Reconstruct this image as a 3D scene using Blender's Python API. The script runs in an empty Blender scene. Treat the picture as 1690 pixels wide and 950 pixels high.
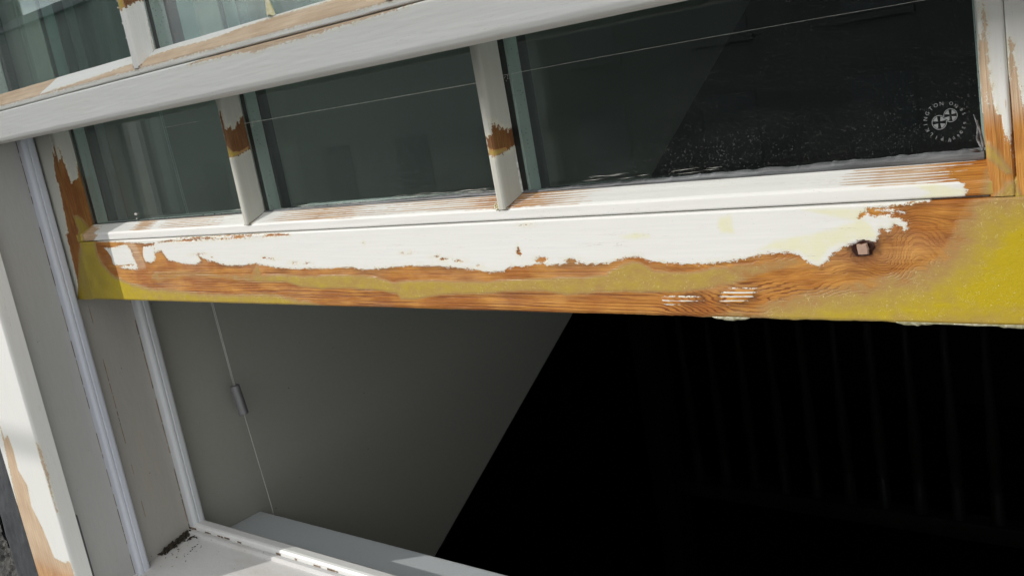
import bpy, math, random
import numpy as np
from mathutils import Matrix, Vector
random.seed(7)
S = bpy.context.scene
COL = S.collection

# ------------------------------------------------------------------ camera
CAM_M = [[0.7532563123831926, 0.634755276063523, -0.17230979805066559],
         [0.006734314877676478, -0.2694069737452231, -0.9630028720105507],
         [-0.657692615784914, 0.7242276037317008, -0.20720714547292055]]
cd = bpy.data.cameras.new('camera'); cam = bpy.data.objects.new('camera', cd); COL.objects.link(cam)
cd.sensor_width = 36.0; cd.lens = 1654.156 / 1690 * 36.0
cd.clip_start = 0.01; cd.clip_end = 400
r0, r1, r2 = (Vector(v) for v in CAM_M)
cam.matrix_world = Matrix(((r0.x, -r1.x, -r2.x, 0), (r0.y, -r1.y, -r2.y, 0), (r0.z, -r1.z, -r2.z, 0), (0, 0, 0, 1)))
S.camera = cam

# ------------------------------------------------------------------ light
SUN_TRAVEL = Vector((1.17, 1.0, -0.545)).normalized()
sd = bpy.data.lights.new('sun', 'SUN'); sun = bpy.data.objects.new('sun', sd); COL.objects.link(sun)
sd.energy = 2.75; sd.angle = math.radians(0.6); sd.color = (1.0, 0.965, 0.915)
sun.rotation_euler = SUN_TRAVEL.to_track_quat('-Z', 'Y').to_euler(); sun.location = (-6, -5, 4)
W = bpy.data.worlds.new('World'); S.world = W; W.use_nodes = True
wn = W.node_tree; wn.nodes.clear()
wo = wn.nodes.new('ShaderNodeOutputWorld'); bg = wn.nodes.new('ShaderNodeBackground')
sk = wn.nodes.new('ShaderNodeTexSky'); sk.sky_type = 'NISHITA'; sk.sun_disc = False
sk.sun_elevation = math.radians(19.5); sk.sun_rotation = math.atan2(-1.17, -1.0)
sk.dust_density = 2.0
tc = wn.nodes.new('ShaderNodeTexCoord'); mp = wn.nodes.new('ShaderNodeMapping'); mp.inputs['Scale'].default_value = (1, 1, 2.6)
nz = wn.nodes.new('ShaderNodeTexNoise'); nz.inputs['Scale'].default_value = 2.6; nz.inputs['Detail'].default_value = 7; nz.inputs['Roughness'].default_value = .58
rp = wn.nodes.new('ShaderNodeValToRGB'); rp.color_ramp.elements[0].position = .24; rp.color_ramp.elements[1].position = .42
mx = wn.nodes.new('ShaderNodeMixRGB'); nz2 = wn.nodes.new('ShaderNodeTexNoise'); nz2.inputs['Scale'].default_value = 4.5; nz2.inputs['Detail'].default_value = 6
cl = wn.nodes.new('ShaderNodeMixRGB'); cl.inputs[1].default_value = (4.6, 5.0, 5.4, 1); cl.inputs[2].default_value = (9.6, 9.5, 9.2, 1)
r2_ = wn.nodes.new('ShaderNodeMapRange'); r2_.inputs[1].default_value = .38; r2_.inputs[2].default_value = .62
wn.links.new(mp.outputs[0], nz2.inputs['Vector']); wn.links.new(nz2.outputs['Fac'], r2_.inputs[0]); wn.links.new(r2_.outputs[0], cl.inputs[0]); wn.links.new(cl.outputs[0], mx.inputs[2])
L = wn.links.new
L(tc.outputs['Generated'], mp.inputs[0]); L(mp.outputs[0], nz.inputs['Vector']); L(nz.outputs['Fac'], rp.inputs[0])
L(rp.outputs[0], mx.inputs[0]); L(sk.outputs[0], mx.inputs[1]); L(mx.outputs[0], bg.inputs[0]); L(bg.outputs[0], wo.inputs[0])
bg.inputs[1].default_value = 0.155
S.view_settings.view_transform = 'Standard'; S.view_settings.look = 'None'
S.view_settings.exposure = 0.0; S.view_settings.gamma = 1.0
S.render.engine = 'CYCLES'
S.cycles.transparent_max_bounces = 24; S.cycles.max_bounces = 10; S.cycles.diffuse_bounces = 5

# ------------------------------------------------------------------ numpy noise
def _h(ix, iy, seed):
    h = (ix * 374761393 + iy * 668265263 + seed * 974634777) & 0xffffffff
    h = ((h ^ (h >> 13)) * 1274126177) & 0xffffffff
    return ((h ^ (h >> 16)) & 0xffff) / 65535.0
def vnoise(x, y, seed=0):
    x = np.asarray(x, float); y = np.asarray(y, float)
    xi = np.floor(x).astype(np.int64); yi = np.floor(y).astype(np.int64)
    fx = x - xi; fy = y - yi; fx = fx * fx * (3 - 2 * fx); fy = fy * fy * (3 - 2 * fy)
    a = _h(xi, yi, seed); b = _h(xi + 1, yi, seed); c = _h(xi, yi + 1, seed); d = _h(xi + 1, yi + 1, seed)
    return (a + (b - a) * fx) * (1 - fy) + (c + (d - c) * fx) * fy
def fbm(x, y, seed=0, o=4):
    v = 0; a = .5
    for i in range(o):
        v = v + a * vnoise(x, y, seed + i); x = x * 2.03; y = y * 2.03; a *= .5
    return v / (1 - .5 ** o)
def sstep(a, b, x):
    k = np.clip((x - a) / (b - a), 0, 1); return k * k * (3 - 2 * k)
def sdist(poly, X, Y):
    """signed distance in mm, positive inside the polygon"""
    p = np.array(poly, float); n = len(p); d = np.full(X.shape, 1e9); ins = np.zeros(X.shape, bool)
    for i in range(n):
        ax, ay = p[i]; bx, by = p[(i + 1) % n]; ex, ey = bx - ax, by - ay; L2 = ex * ex + ey * ey + 1e-12
        t = np.clip(((X - ax) * ex + (Y - ay) * ey) / L2, 0, 1)
        d = np.minimum(d, (X - ax - t * ex) ** 2 + (Y - ay - t * ey) ** 2)
        c = (ay > Y) != (by > Y)
        if ey != 0: ins ^= c & (X < ex * (Y - ay) / ey + ax)
    return np.where(ins, 1, -1) * np.sqrt(d)

# ------------------------------------------------------------------ profiles and traced outlines (mm)
# section profiles, millimetres; H profiles are (y, z) run along x, V profiles are (x, y) run along z
P = {
 'rail_face': [(532,-160.5),(504,-160.5),(501,-159.9),(500,-158.4),(500,-97.4),(500.5,-96.7),(504,-96.5)],
 'rail_bead': [(504,-95.5),(501.1,-95.3),(500.5,-94.7),(500.5,-88.9),(501.4,-87.3),(515.6,-80.3)],
 'stile_left': [(-1105.2,540),(-1105.5,501),(-1104.8,500),(-1067,500),(-1066.4,500.6),(-1066.2,503),(-1065.4,503),(-1065.2,500.8),(-1064.6,500.3),(-1059,500.3),(-1057.6,501),(-1053,515.6)],
 'stile_left_foot': [(-1105.2,540),(-1105.5,501),(-1104.8,500),(-1066,500)],
 'stile_right': [(-147,515.6),(-142,501),(-140.6,500.3),(-132,500.3),(-131.4,500.8),(-131.2,503),(-130.4,503),(-130.2,500.6),(-129.6,500),(-89.5,500),(-89,501),(-89,540)],
 'bar': [(-6.6,515.5),(-3.9,500.6),(-3.2,499.4),(-1.6,498.6),(1.6,498.6),(3.2,499.4),(3.9,500.6),(6.6,515.5)],
 'upper_face': [(470,20.2),(437,20.2),(433.6,21.4),(432.5,24),(432.5,47.4),(433,48.2),(436,48.4)],
 'upper_bead': [(436,49.4),(433.5,49.6),(433,50.2),(433,54),(434.2,55.6),(448.2,66)],
 'lining': [(-1206,440),(-1206,415.5),(-1203.5,413.2),(-1099.5,413),(-1098,414),(-1097.5,415.5),(-1097.5,431)],
}

# outlines are (distance along the run, arc length across the section)
NICK_R = [(2.5, 0.9), (5, 0.7), (4, 1.0), (3, 0.8), (1.5, 0.6), (2, 0.5), (3, 0.7), (5, 1.0), (4, 1.0), (2.2, 2.2), (0.9, 1.6), (2, 0.8), (3, 0.6), (5, 2.2), (6, 2.2), (0.8, 0.5), (1, 0.6), (1.5, 0.6), (6, 0.7)]
T = {
 'paint_main': [(-907.0,94.19),(-913.3,80.89),(-898.8,82.71),(-896.1,78.77),(-890.9,73.24),(-880.4,71.91),(-868.5,69.38),(-856.0,68.67),(-845.7,67.99),(-832.9,71.38),(-838.3,77.87),(-828.8,73.66),(-820.4,71.82),(-810.9,70.56),(-803.7,68.77),(-792.8,66.96),(-766.2,66.74),(-757.4,67.78),(-747.4,68.34),(-735.3,66.49),(-723.4,65.04),(-707.5,63.59),(-690.1,62.95),(-670.3,63.36),(-655.7,62.76),(-634.9,63.64),(-618.2,64.28),(-614.2,63.01),(-608.6,62.09),(-594.8,62.4),(-579.9,62.9),(-566.5,64.14),(-554.3,64.52),(-532.2,64.35),(-520.8,64.26),(-511.1,63.51),(-502.7,62.77),(-494.1,62.09),(-477.9,60.14),(-471.8,59.24),(-465.3,59.92),(-458.6,60.06),(-456.0,61.6),(-451.9,62.65),(-449.0,63.27),(-441.3,63.43),(-436.4,63.6),(-429.3,64.8),(-423.9,65.59),(-418.5,63.87),(-413.3,64.24),(-405.1,64.83),(-397.9,65.73),(-391.1,65.26),(-385.9,64.41),(-380.1,64.48),(-371.6,64.87),(-366.8,65.57),(-361.9,66.54),(-357.1,68.15),(-351.5,68.73),(-345.3,68.65),(-342.8,67.85),(-340.8,66.68),(-336.2,65.48),(-331.1,64.9),(-315.6,63.88),(-300.4,63.74),(-289.2,64.76),(-282.0,65.62),(-275.8,66.36),(-264.6,68.57),(-258.7,69.17),(-251.7,69.75),(-247.4,69.68),(-244.0,68.94),(-241.5,67.88),(-239.4,65.81),(-235.9,63.56),(-233.2,62.35),(-230.2,62.09),(-227.3,63.64),(-225.0,65.8),(-221.7,68.91),(-217.4,71.65),(-211.5,74.15),(-205.5,75.8),(-201.2,75.04),(-199.6,74.68),(-196.9,76.54),(-197.0,78.78),(-195.9,80.98),(-194.8,81.9),(-193.7,81.22),(-192.6,79.6),(-191.1,79.24),(-189.9,81.73),(-188.5,83.89),(-186.4,82.87),(-184.4,82.18),(-184.0,79.97),(-182.7,80.55),(-181.9,83.34),(-180.1,84.61),(-182.6,85.24),(-185.2,86.59),(-188.4,87.66),(-191.4,88.41),(-197.8,88.36),(-202.1,89.5),(-206.7,87.45),(-204.8,89.93),(-201.9,91.18),(-202.6,92.39),(-189.5,92.72),(-169.9,94.84),(-168.9,104.17),(-897.1,114.99)],
 'paint_b': [(-1011.5,87.77),(-998.7,87.51),(-984.2,88.5),(-968.1,90.7),(-962.6,89.31),(-957.3,82.89),(-956.5,77.19),(-954.7,73.36),(-953.0,69.55),(-953.1,64.48),(-960.6,63.88),(-968.9,64.57),(-977.2,65.26),(-983.4,65.3),(-989.1,66.63),(-982.1,67.87),(-969.4,68.42),(-958.1,68.96),(-965.1,69.66),(-979.3,68.5),(-991.9,68.6),(-1001.4,69.99),(-1001.5,77.16),(-1005.8,83.75)],
 'paint_c': [(-932.6,86.8),(-935.6,80.64),(-936.5,76.28),(-934.8,72.51),(-927.2,71.18),(-918.8,71.71),(-913.6,75.36),(-913.6,80.28),(-908.4,88.75),(-920.4,87.78)],
 'paint_d': [(-1034.8,98.81),(-898.9,99.42),(-729.7,97.65),(-730.7,95.01),(-858.5,91.77),(-926.2,90.37),(-985.3,93.65),(-1023.7,94.58)],
 'sliver': [(-197.6,91.53),(-189.6,91.47),(-183.1,89.62),(-189.8,89.91)],
 'scuff': [(-727.8,95.46),(-758.1,94.19),(-700.7,94.12),(-688.6,92.72),(-718.6,92.0),(-740.9,91.54),(-778.0,91.43),(-858.7,91.18),(-902.8,91.05),(-857.4,94.09)],
 'r1': [(-930.3,57.45),(-921.2,61.8),(-914.0,62.39),(-871.5,62.8),(-830.2,60.84),(-791.2,58.99),(-758.1,58.91),(-751.8,63.31),(-746.7,67.13),(-744.6,63.27),(-742.8,58.32),(-717.9,58.81),(-684.7,57.14),(-636.7,58.1),(-606.9,58.03),(-589.8,55.56),(-573.5,51.71),(-566.2,53.17),(-546.1,53.68),(-508.2,53.29),(-478.5,52.91),(-449.8,54.7),(-422.9,55.56),(-397.2,56.78),(-372.9,57.55),(-370.1,59.92),(-363.6,62.64),(-357.6,65.32),(-350.6,66.41),(-345.8,65.58),(-343.5,64.02),(-336.2,60.14),(-323.4,59.33),(-306.8,59.63),(-294.3,62.12),(-278.5,63.43),(-263.2,65.4),(-253.8,67.02),(-244.9,67.24),(-238.1,65.11),(-238.4,63.07),(-245.6,61.42),(-260.4,58.37),(-276.1,53.05),(-288.1,50.1),(-317.1,46.15),(-347.5,45.84),(-382.4,45.48),(-395.0,43.3),(-410.0,43.11),(-425.0,45.46),(-446.4,45.68),(-480.8,43.12),(-517.1,42.71),(-543.4,39.57),(-557.1,37.94),(-569.2,38.24),(-572.7,42.55),(-582.7,43.9),(-600.0,45.21),(-632.9,46.45),(-664.3,45.7),(-688.2,47.1),(-712.0,51.26),(-747.4,51.14),(-775.0,51.62),(-812.7,54.41),(-842.3,56.75),(-886.2,54.35),(-919.6,50.58),(-932.4,53.06)],
 'r2': [(-1053.3,134.41),(-1024.9,107.05),(-1026.5,99.24),(-1025.3,93.96),(-1027.1,80.82),(-1022.0,72.82),(-1009.3,62.17),(-989.6,55.57),(-969.1,51.71),(-944.0,48.6),(-926.0,46.79),(-902.7,47.55),(-866.5,44.72),(-830.7,42.86),(-795.7,42.94),(-768.8,43.41),(-752.0,43.9),(-732.3,43.52),(-714.5,42.05),(-699.2,39.53),(-680.1,37.12),(-659.0,32.94),(-631.1,30.69),(-647.1,26.22),(-845.7,24.53),(-1134.5,21.92),(-1101.0,31.74),(-1093.9,44.43),(-1085.9,48.65),(-1077.0,56.95),(-1071.4,74.71),(-1065.8,92.23),(-1059.7,108.16),(-1058.3,125.4)],
 'r3': [(-320.0,28.21),(-307.0,31.24),(-298.6,32.59),(-274.4,37.56),(-258.8,42.5),(-244.1,46.9),(-231.6,49.42),(-219.5,51.87),(-207.7,54.23),(-196.6,56.53),(-185.6,58.76),(-174.7,62.49),(-166.3,68.32),(-160.4,76.79),(-157.0,85.16),(-152.5,92.16),(-146.4,96.87),(-139.8,99.41),(-102.2,99.92),(-106.1,19.83),(-321.8,16.59)],
 'line_white': [(-333.9,42.9),(-325.9,44.15),(-309.1,44.36),(-305.3,42.17),(-322.5,38.86),(-332.9,38.28)],
 'line_white_b': [(-292.8,45.3),(-286.3,49.02),(-269.8,49.5),(-272.4,44.1),(-279.8,40.37),(-294.3,40.11)],
 'pale': [(-966.5,91.3),(-947.0,91.48),(-943.2,84.52),(-937.5,71.91),(-938.1,65.65),(-955.5,64.49),(-956.8,76.56),(-961.1,87.39)],
 'runs': [(-299.9,29.56),(-275.5,29.54),(-192.3,29.39),(-172.4,28.76),(-145.1,28.47),(-123.6,28.05)],
 'knot': [(-212.2,71.06),(-206.0,71.59),(-200.2,72.12)],
 'bead_end_r': [(-152.3,4.88),(-153.9,8.83),(-158.8,14.12),(-164.1,18.13),(-126.4,20.9),(-125.1,-0.09),(-154.5,1.13)],
 'bead_end_l': [(-1032.3,2.52),(-1024.9,6.27),(-1019.6,8.74),(-1028.6,11.79),(-1028.0,15.78),(-1024.1,17.6),(-1043.8,22.68),(-1027.0,22.04),(-1086.6,27.05),(-1051.7,1.66)],
 'cream': [(-177.4,9.99),(-166.6,10.24),(-154.1,6.76),(-151.6,3.57),(-180.4,2.16),(-169.8,5.87)],
 'cream_face': [(-238.2,93.7),(-218.0,93.43),(-198.8,92.53),(-204.1,87.34),(-199.7,83.34),(-197.2,76.87),(-213.4,74.69),(-223.7,71.61),(-229.6,64.34),(-236.4,65.09),(-241.0,70.25),(-266.1,71.74),(-254.3,77.38),(-232.9,80.17),(-209.0,85.93),(-225.0,89.82)],
 'cream_face2': [(-287.6,91.38),(-279.3,93.14),(-278.5,85.05),(-278.3,81.17),(-287.5,81.8),(-289.3,85.41)],
 'cream_face3': [(-359.1,82.01),(-345.2,84.28),(-336.6,83.26),(-334.9,80.58),(-350.5,79.47)],
 'ls_bare': [(1.1,76.08),(4.9,76.92),(-2.5,78.77),(10.1,88.25),(1.0,88.56),(-9.3,88.15),(-5.9,92.58),(5.5,93.64),(-2.3,94.09),(-11.6,94.82),(-21.4,95.39),(-33.5,96.67),(-30.8,99.79),(-29.2,104.53),(-14.0,107.11),(-3.6,124.53),(-8.9,128.21),(-52.4,132.06),(-97.5,127.52),(-179.6,96.03),(-180.7,-11.27),(-159.5,44.0),(-142.6,53.44),(-110.8,55.58),(-95.8,56.96),(-86.9,56.3),(-85.1,63.08),(-70.4,65.82),(-55.0,67.52),(-32.0,70.93),(-27.2,68.02),(-13.6,71.7)],
 'ls_res': [(-64.4,85.98),(-65.9,90.68),(-65.9,94.09),(-70.2,98.6),(-76.3,102.08),(-83.7,105.25),(-94.5,105.1),(-110.6,127.14),(-164.7,70.98),(-165.3,37.88),(-99.1,78.56),(-83.2,89.35)],
 'rs_bare1': [(-7.4,18.33),(-11.8,18.54),(-18.9,19.08),(-29.8,18.59),(-40.9,18.86),(-49.3,19.59),(-56.4,20.68),(-62.2,22.39),(-68.0,24.09),(-72.4,25.37),(-74.8,26.03),(-68.3,26.2),(-65.7,27.87),(-78.3,27.04),(-87.2,28.46),(-101.7,28.69),(-100.4,18.67),(-74.3,19.41),(-51.6,1.65),(-35.7,2.26),(-21.2,15.37),(-24.0,16.87),(-22.0,17.82)],
 'rs_bare2': [(-24.2,33.2),(-25.4,34.13),(-31.4,34.51),(-42.4,35.33),(-50.7,36.08),(-56.3,37.26),(-62.1,39.44),(-101.3,37.09),(-101.4,27.37),(-84.3,28.72),(-67.3,28.76),(-50.5,28.8),(-39.3,32.99),(-26.8,32.41)],
 'rs_white': [(-46.7,16.5),(-51.3,17.61),(-55.3,17.87),(-53.5,16.92)],
 'rs_res': [(-67.2,14.25),(-77.0,7.88),(-81.1,16.85),(-83.3,18.34),(-84.8,19.83),(-87.6,23.08),(-86.1,28.88),(-80.3,25.38),(-75.0,22.59),(-71.4,20.46),(-68.9,17.73)],
 'rs_res2': [(-84.4,18.26),(-87.6,23.08),(-85.5,28.91),(-89.6,32.64),(-93.5,34.99),(-104.2,36.92),(-103.0,10.26),(-94.4,15.83),(-90.6,19.98)],
 'b1_bare': [(7.7,17.8),(10.9,20.98),(2.2,21.02),(-5.1,21.62),(-3.7,25.27),(-2.3,26.71),(-6.1,27.44),(-6.1,30.79),(-3.2,32.07),(-0.3,33.35),(-2.2,35.14),(3.5,38.25),(3.8,54.55),(-22.9,53.65),(-24.9,39.15),(-28.2,28.68),(-29.4,19.97),(-26.9,14.59),(-15.5,16.48)],
 'b1_res': [(-19.6,14.83),(-18.4,18.99),(-24.2,24.11),(-24.8,30.09),(-22.2,38.68),(-24.8,38.61),(-28.2,28.68),(-29.6,21.66),(-27.4,14.38)],
 'b2_bare': [(-38.1,16.76),(-39.5,19.41),(-37.5,22.79),(-28.5,24.47),(-31.4,24.8),(-30.5,27.07),(-33.3,26.96),(-32.5,29.24),(-35.0,29.72),(-34.2,32.01),(-36.3,32.58),(-35.6,35.4),(-37.7,35.98),(-35.4,39.17),(-37.6,41.71),(-40.5,43.64),(-45.8,45.55),(-46.5,43.85),(-51.0,28.18),(-52.2,21.26),(-50.2,16.82)],
 'b2_res': [(-44.2,17.19),(-46.8,19.83),(-47.4,24.34),(-47.7,32.63),(-50.3,33.12),(-51.0,28.18),(-52.3,22.14),(-50.6,16.73)],
 'ub_bare': [(113.2,-1.67),(110.0,8.42),(102.8,12.43),(98.4,18.83),(104.1,35.24),(106.0,55.92),(132.9,36.78),(136.4,10.61)],
 'ub_res': [(112.4,15.5),(102.8,12.43),(98.4,18.83),(100.6,25.2),(110.9,24.05)],
 'u_bevel_white': [(-920.0,6.7),(-868.7,8.67),(-816.1,10.74),(-774.2,14.12),(-759.0,15.31),(-739.7,18.33),(-720.4,19.07),(-698.0,19.67),(-676.1,19.1),(-657.7,17.97),(-615.1,22.22),(-575.9,24.45),(-537.0,23.44),(-503.3,24.95),(-503.3,60),(-895.0,60)],
 'u_face_bare': [(-674.7,61.9),(-650.1,62.01),(-619.2,61.49),(-611.5,62.06),(-590.6,59.43),(-562.3,60.52),(-523.1,60.78),(-507.3,61.72),(-474.8,62.36),(-452.5,62.95),(-425.7,64.58),(-410.0,67.21),(-424.8,67.86),(-451.3,66.99),(-496.4,67.45),(-546.8,66.47),(-587.9,66.44),(-632.9,65.6)],
 'l_bare1': [(-302.8,47.97),(-296.2,60.48),(-313.5,63.79),(-338.3,60.66),(-355.0,74.0),(-382.1,68.12),(-406.2,81.57),(-442.3,90.76),(-443.8,119.91),(-458.8,120.19),(-482.1,100.89),(-503.9,5.66),(-284.5,46.97)],
 'l_bare2': [(-296.8,132.57),(-300.6,134.22),(-325.8,135.26),(-336.4,135.06),(-357.4,133.47),(-375.4,133.29),(-380.0,134.08),(-364.5,132.84),(-339.4,132.96),(-317.9,132.07)],
 'l_bare3': [(-449.9,83.15),(-444.1,100.32),(-444.5,116.55),(-438.9,125.69),(-440.1,130.88),(-452.5,132.21),(-468.7,126.27),(-480.0,76.22),(-466.1,68.92)],
 'nicks': [(-733.5,73.53),(-724.2,72.33),(-692.2,68.76),(-674.3,68.06),(-557.4,74.43),(-547.6,74.27),(-522.0,71.57),(-514.4,69.65),(-500.8,67.69),(-441.9,72.95),(-441.9,75.48),(-481.5,64.39),(-432.3,91.91),(-423.3,68.08),(-397.7,66.54),(-598.9,83.84),(-349.5,98.06),(-814.2,74.62),(-832.9,78.37)],
 'zone': [(-1030,0),(-972,0.1),(-957,0.15),(-942,0.9),(-926,0.8),(-912,0.2),(-879,0.5),(-826,0.5),(-777,0.2),(-731,0.1),(-696,0.5),(-656,0.8),(-617,0.7),(-596,0.4),(-561,0.35),(-528,0.45),(-498,0.5),(-468,0.75),(-435,0.8),(-415,0.7),(-390,0.35),(-366,0.1),(-322,0.05),(-228,0.1),(-211,0.4),(-196,0.7),(-163,0.75),(-154,0.85),(-146,1.2),(-138,1.2)],
}


# ------------------------------------------------------------------ object helpers
def meta(o, label=None, cat=None, group=None, kind=None):
    if label: o['label'] = label
    if cat: o['category'] = cat
    if group: o['group'] = group
    if kind: o['kind'] = kind
    return o
def empty(name, label, cat, loc=(0, 0, 0), group=None):
    o = bpy.data.objects.new(name, None); COL.objects.link(o); o.location = loc; o.empty_display_size = .05
    return meta(o, label, cat, group)
def link(name, me, mat, parent=None):
    o = bpy.data.objects.new(name, me); COL.objects.link(o)
    for m in (mat if isinstance(mat, (list, tuple)) else [mat]): me.materials.append(m)
    if parent:
        o.parent = parent; o.matrix_parent_inverse = Matrix.Translation(-Vector(parent_world(parent)))
    return o
def parent_world(p):
    return p.location if p.type == 'EMPTY' else Vector((0, 0, 0))
class MB:
    def __init__(s): s.v = []; s.f = []; s.a = {}; s.smooth = []; s.mi = []
    def add(s, verts, faces, attrs=None, smooth=False, mi=0):
        b = len(s.v) if isinstance(s.v, list) else 0
        b = sum(len(x) for x in s.v)
        s.v.append(np.asarray(verts, float)); n = len(verts)
        f = np.asarray(faces) + b; s.f.append(f); s.smooth.append(np.full(len(f), smooth)); s.mi.append(np.full(len(f), mi))
        s.a.setdefault('_n', []).append(n)
        s.a.setdefault('_d', []).append(attrs or {})
        return s
    def box(s, x0, x1, y0, y1, z0, z1, attrs=None, bev=0, mi=0):
        """box, optionally with chamfered edges"""
        if bev <= 0:
            v = [(x, y, z) for x in (x0, x1) for y in (y0, y1) for z in (z0, z1)]
            f = [(0, 1, 3, 2), (4, 6, 7, 5), (0, 4, 5, 1), (2, 3, 7, 6), (0, 2, 6, 4), (1, 5, 7, 3)]
            return s.add(v, f, attrs, mi=mi)
        import bmesh
        bm = bmesh.new(); bmesh.ops.create_cube(bm, size=1)
        for q in bm.verts:
            q.co = Vector(((x0 + x1) / 2 + q.co.x * (x1 - x0), (y0 + y1) / 2 + q.co.y * (y1 - y0), (z0 + z1) / 2 + q.co.z * (z1 - z0)))
        bmesh.ops.bevel(bm, geom=bm.edges[:], offset=bev, segments=2, affect='EDGES', profile=.6)
        bmesh.ops.triangulate(bm, faces=bm.faces[:])
        v = [tuple(q.co) for q in bm.verts]; f = [tuple(q.index for q in fc.verts) for fc in bm.faces]; bm.free()
        f = [(a, b, c, c) for a, b, c in f]
        return s.add(v, f, attrs, mi=mi)
    def grid(s, X, Y, Z, attrs=None, smooth=True, mi=0):
        n, m = X.shape; idx = np.arange(n * m).reshape(n, m)
        f = np.stack([idx[:-1, :-1].ravel(), idx[1:, :-1].ravel(), idx[1:, 1:].ravel(), idx[:-1, 1:].ravel()], 1)
        a = {k: np.broadcast_to(w, X.shape).ravel() if w.ndim < 3 else w.reshape(-1, 3) for k, w in (attrs or {}).items()}
        return s.add(np.stack([X.ravel(), Y.ravel(), Z.ravel()], 1), f, a, smooth, mi)
    def tube(s, pts, r, n=8, attrs=None, mi=0, cap=True):
        pts = [Vector(p) for p in pts]; V = []; F = []; rr = r if isinstance(r, (list, tuple)) else [r] * len(pts)
        u = None
        for i, p in enumerate(pts):
            d = (pts[min(i + 1, len(pts) - 1)] - pts[max(i - 1, 0)]).normalized()
            if u is None: u = d.orthogonal().normalized()
            u = (u - d * u.dot(d)).normalized(); w = d.cross(u)
            for k in range(n):
                a = 2 * math.pi * k / n; V.append(tuple(p + (u * math.cos(a) + w * math.sin(a)) * rr[i]))
        for i in range(len(pts) - 1):
            for k in range(n):
                F.append((i * n + k, i * n + (k + 1) % n, (i + 1) * n + (k + 1) % n, (i + 1) * n + k))
        if cap:
            for b, q in ((0, pts[0]), ((len(pts) - 1) * n, pts[-1])):
                V.append(tuple(q)); c = len(V) - 1
                for k in range(n): F.append((b + k, b + (k + 1) % n, c, c))
        return s.add(V, F, attrs, True, mi)
    def build(s, name, mat, parent=None):
        V = np.concatenate(s.v); F = np.concatenate(s.f); sm = np.concatenate(s.smooth); mi = np.concatenate(s.mi)
        me = bpy.data.meshes.new(name)
        tri = F[:, 2] == F[:, 3]
        if not tri.any():
            n = len(F); me.vertices.add(len(V)); me.vertices.foreach_set('co', V.ravel())
            me.loops.add(4 * n); me.loops.foreach_set('vertex_index', F.ravel().astype(np.int32))
            me.polygons.add(n); me.polygons.foreach_set('loop_start', (np.arange(n) * 4).astype(np.int32))
            me.update(calc_edges=True)
        else:
            me.from_pydata([tuple(x) for x in V], [], [tuple(int(q) for q in (x[:3] if t else x)) for x, t in zip(F, tri)])
        me.polygons.foreach_set('use_smooth', sm.astype(bool)); me.polygons.foreach_set('material_index', mi.astype(np.int32))
        names = set(k for d in s.a['_d'] for k in d)
        for k in names:
            dflt = ATTR_DEFAULT.get(k, 0)
            vec = k == 'st'
            arr = np.zeros((len(V), 3)) if vec else np.full(len(V), float(dflt)); b = 0
            for n, d in zip(s.a['_n'], s.a['_d']):
                if k in d: arr[b:b + n] = d[k]
                b += n
            at = me.attributes.new(k, 'FLOAT_VECTOR' if vec else 'FLOAT', 'POINT')
            at.data.foreach_set('vector' if vec else 'value', arr.ravel().astype(np.float32))
        me.update(); me.validate()
        return link(name, me, mat, parent)
ATTR_DEFAULT = {'paint': 10, 'resin': 0, 'tone': .5, 'cream': 0, 'streak': 0, 'grain': 0, 'ring': .5, 'stain_shade': 0}

# ------------------------------------------------------------------ material helpers
class NT:
    def __init__(s, name):
        s.m = bpy.data.materials.new(name); s.m.use_nodes = True; s.t = s.m.node_tree; s.t.nodes.clear()
        s.out = s.t.nodes.new('ShaderNodeOutputMaterial')
    def n(s, typ, ins=None, **k):
        nd = s.t.nodes.new(typ)
        for a, b in k.items(): setattr(nd, a, b)
        for a, b in (ins or {}).items(): s.put(nd.inputs[a], b)
        return nd
    def put(s, sock, v):
        if isinstance(v, bpy.types.NodeSocket): s.t.links.new(v, sock)
        elif isinstance(v, bpy.types.Node): s.t.links.new(v.outputs[0], sock)
        else:
            if sock.type == 'RGBA' and len(v) == 3: v = (*v, 1)
            sock.default_value = v
    def math(s, op, a, b=None, c=None, clamp=False):
        nd = s.n('ShaderNodeMath', operation=op, use_clamp=clamp)
        for i, v in enumerate((a, b, c)):
            if v is not None: s.put(nd.inputs[i], v)
        return nd.outputs[0]
    def mix(s, f, a, b, blend='MIX'):
        nd = s.n('ShaderNodeMixRGB', blend_type=blend); s.put(nd.inputs[0], f); s.put(nd.inputs[1], a); s.put(nd.inputs[2], b); return nd.outputs[0]
    def noise(s, vec, scale, detail=3, rough=.5, dist=0):
        return s.n('ShaderNodeTexNoise', {'Vector': vec, 'Scale': scale, 'Detail': detail, 'Roughness': rough, 'Distortion': dist}).outputs['Fac']
    def attr(s, name, out='Fac'): return s.n('ShaderNodeAttribute', attribute_name=name).outputs[out]
    def map(s, vec, scale, loc=(0, 0, 0)): return s.n('ShaderNodeMapping', {'Vector': vec, 'Scale': scale, 'Location': loc}).outputs[0]
    def rng(s, v, a, b, c=0., d=1., smooth=False):
        nd = s.n('ShaderNodeMapRange', {'Value': v, 'From Min': a, 'From Max': b, 'To Min': c, 'To Max': d}, interpolation_type='SMOOTHSTEP' if smooth else 'LINEAR'); return nd.outputs[0]
    def obj(s): return s.n('ShaderNodeTexCoord').outputs['Object']
    def bump(s, h, dist, strength=1.0): return s.n('ShaderNodeBump', {'Height': h, 'Distance': dist, 'Strength': strength}).outputs[0]
    def bsdf(s, **k):
        nd = s.n('ShaderNodeBsdfPrincipled')
        for a, b in k.items(): s.put(nd.inputs[a.replace('_', ' ')], b)
        s.t.links.new(nd.outputs[0], s.out.inputs[0]); return nd

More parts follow.
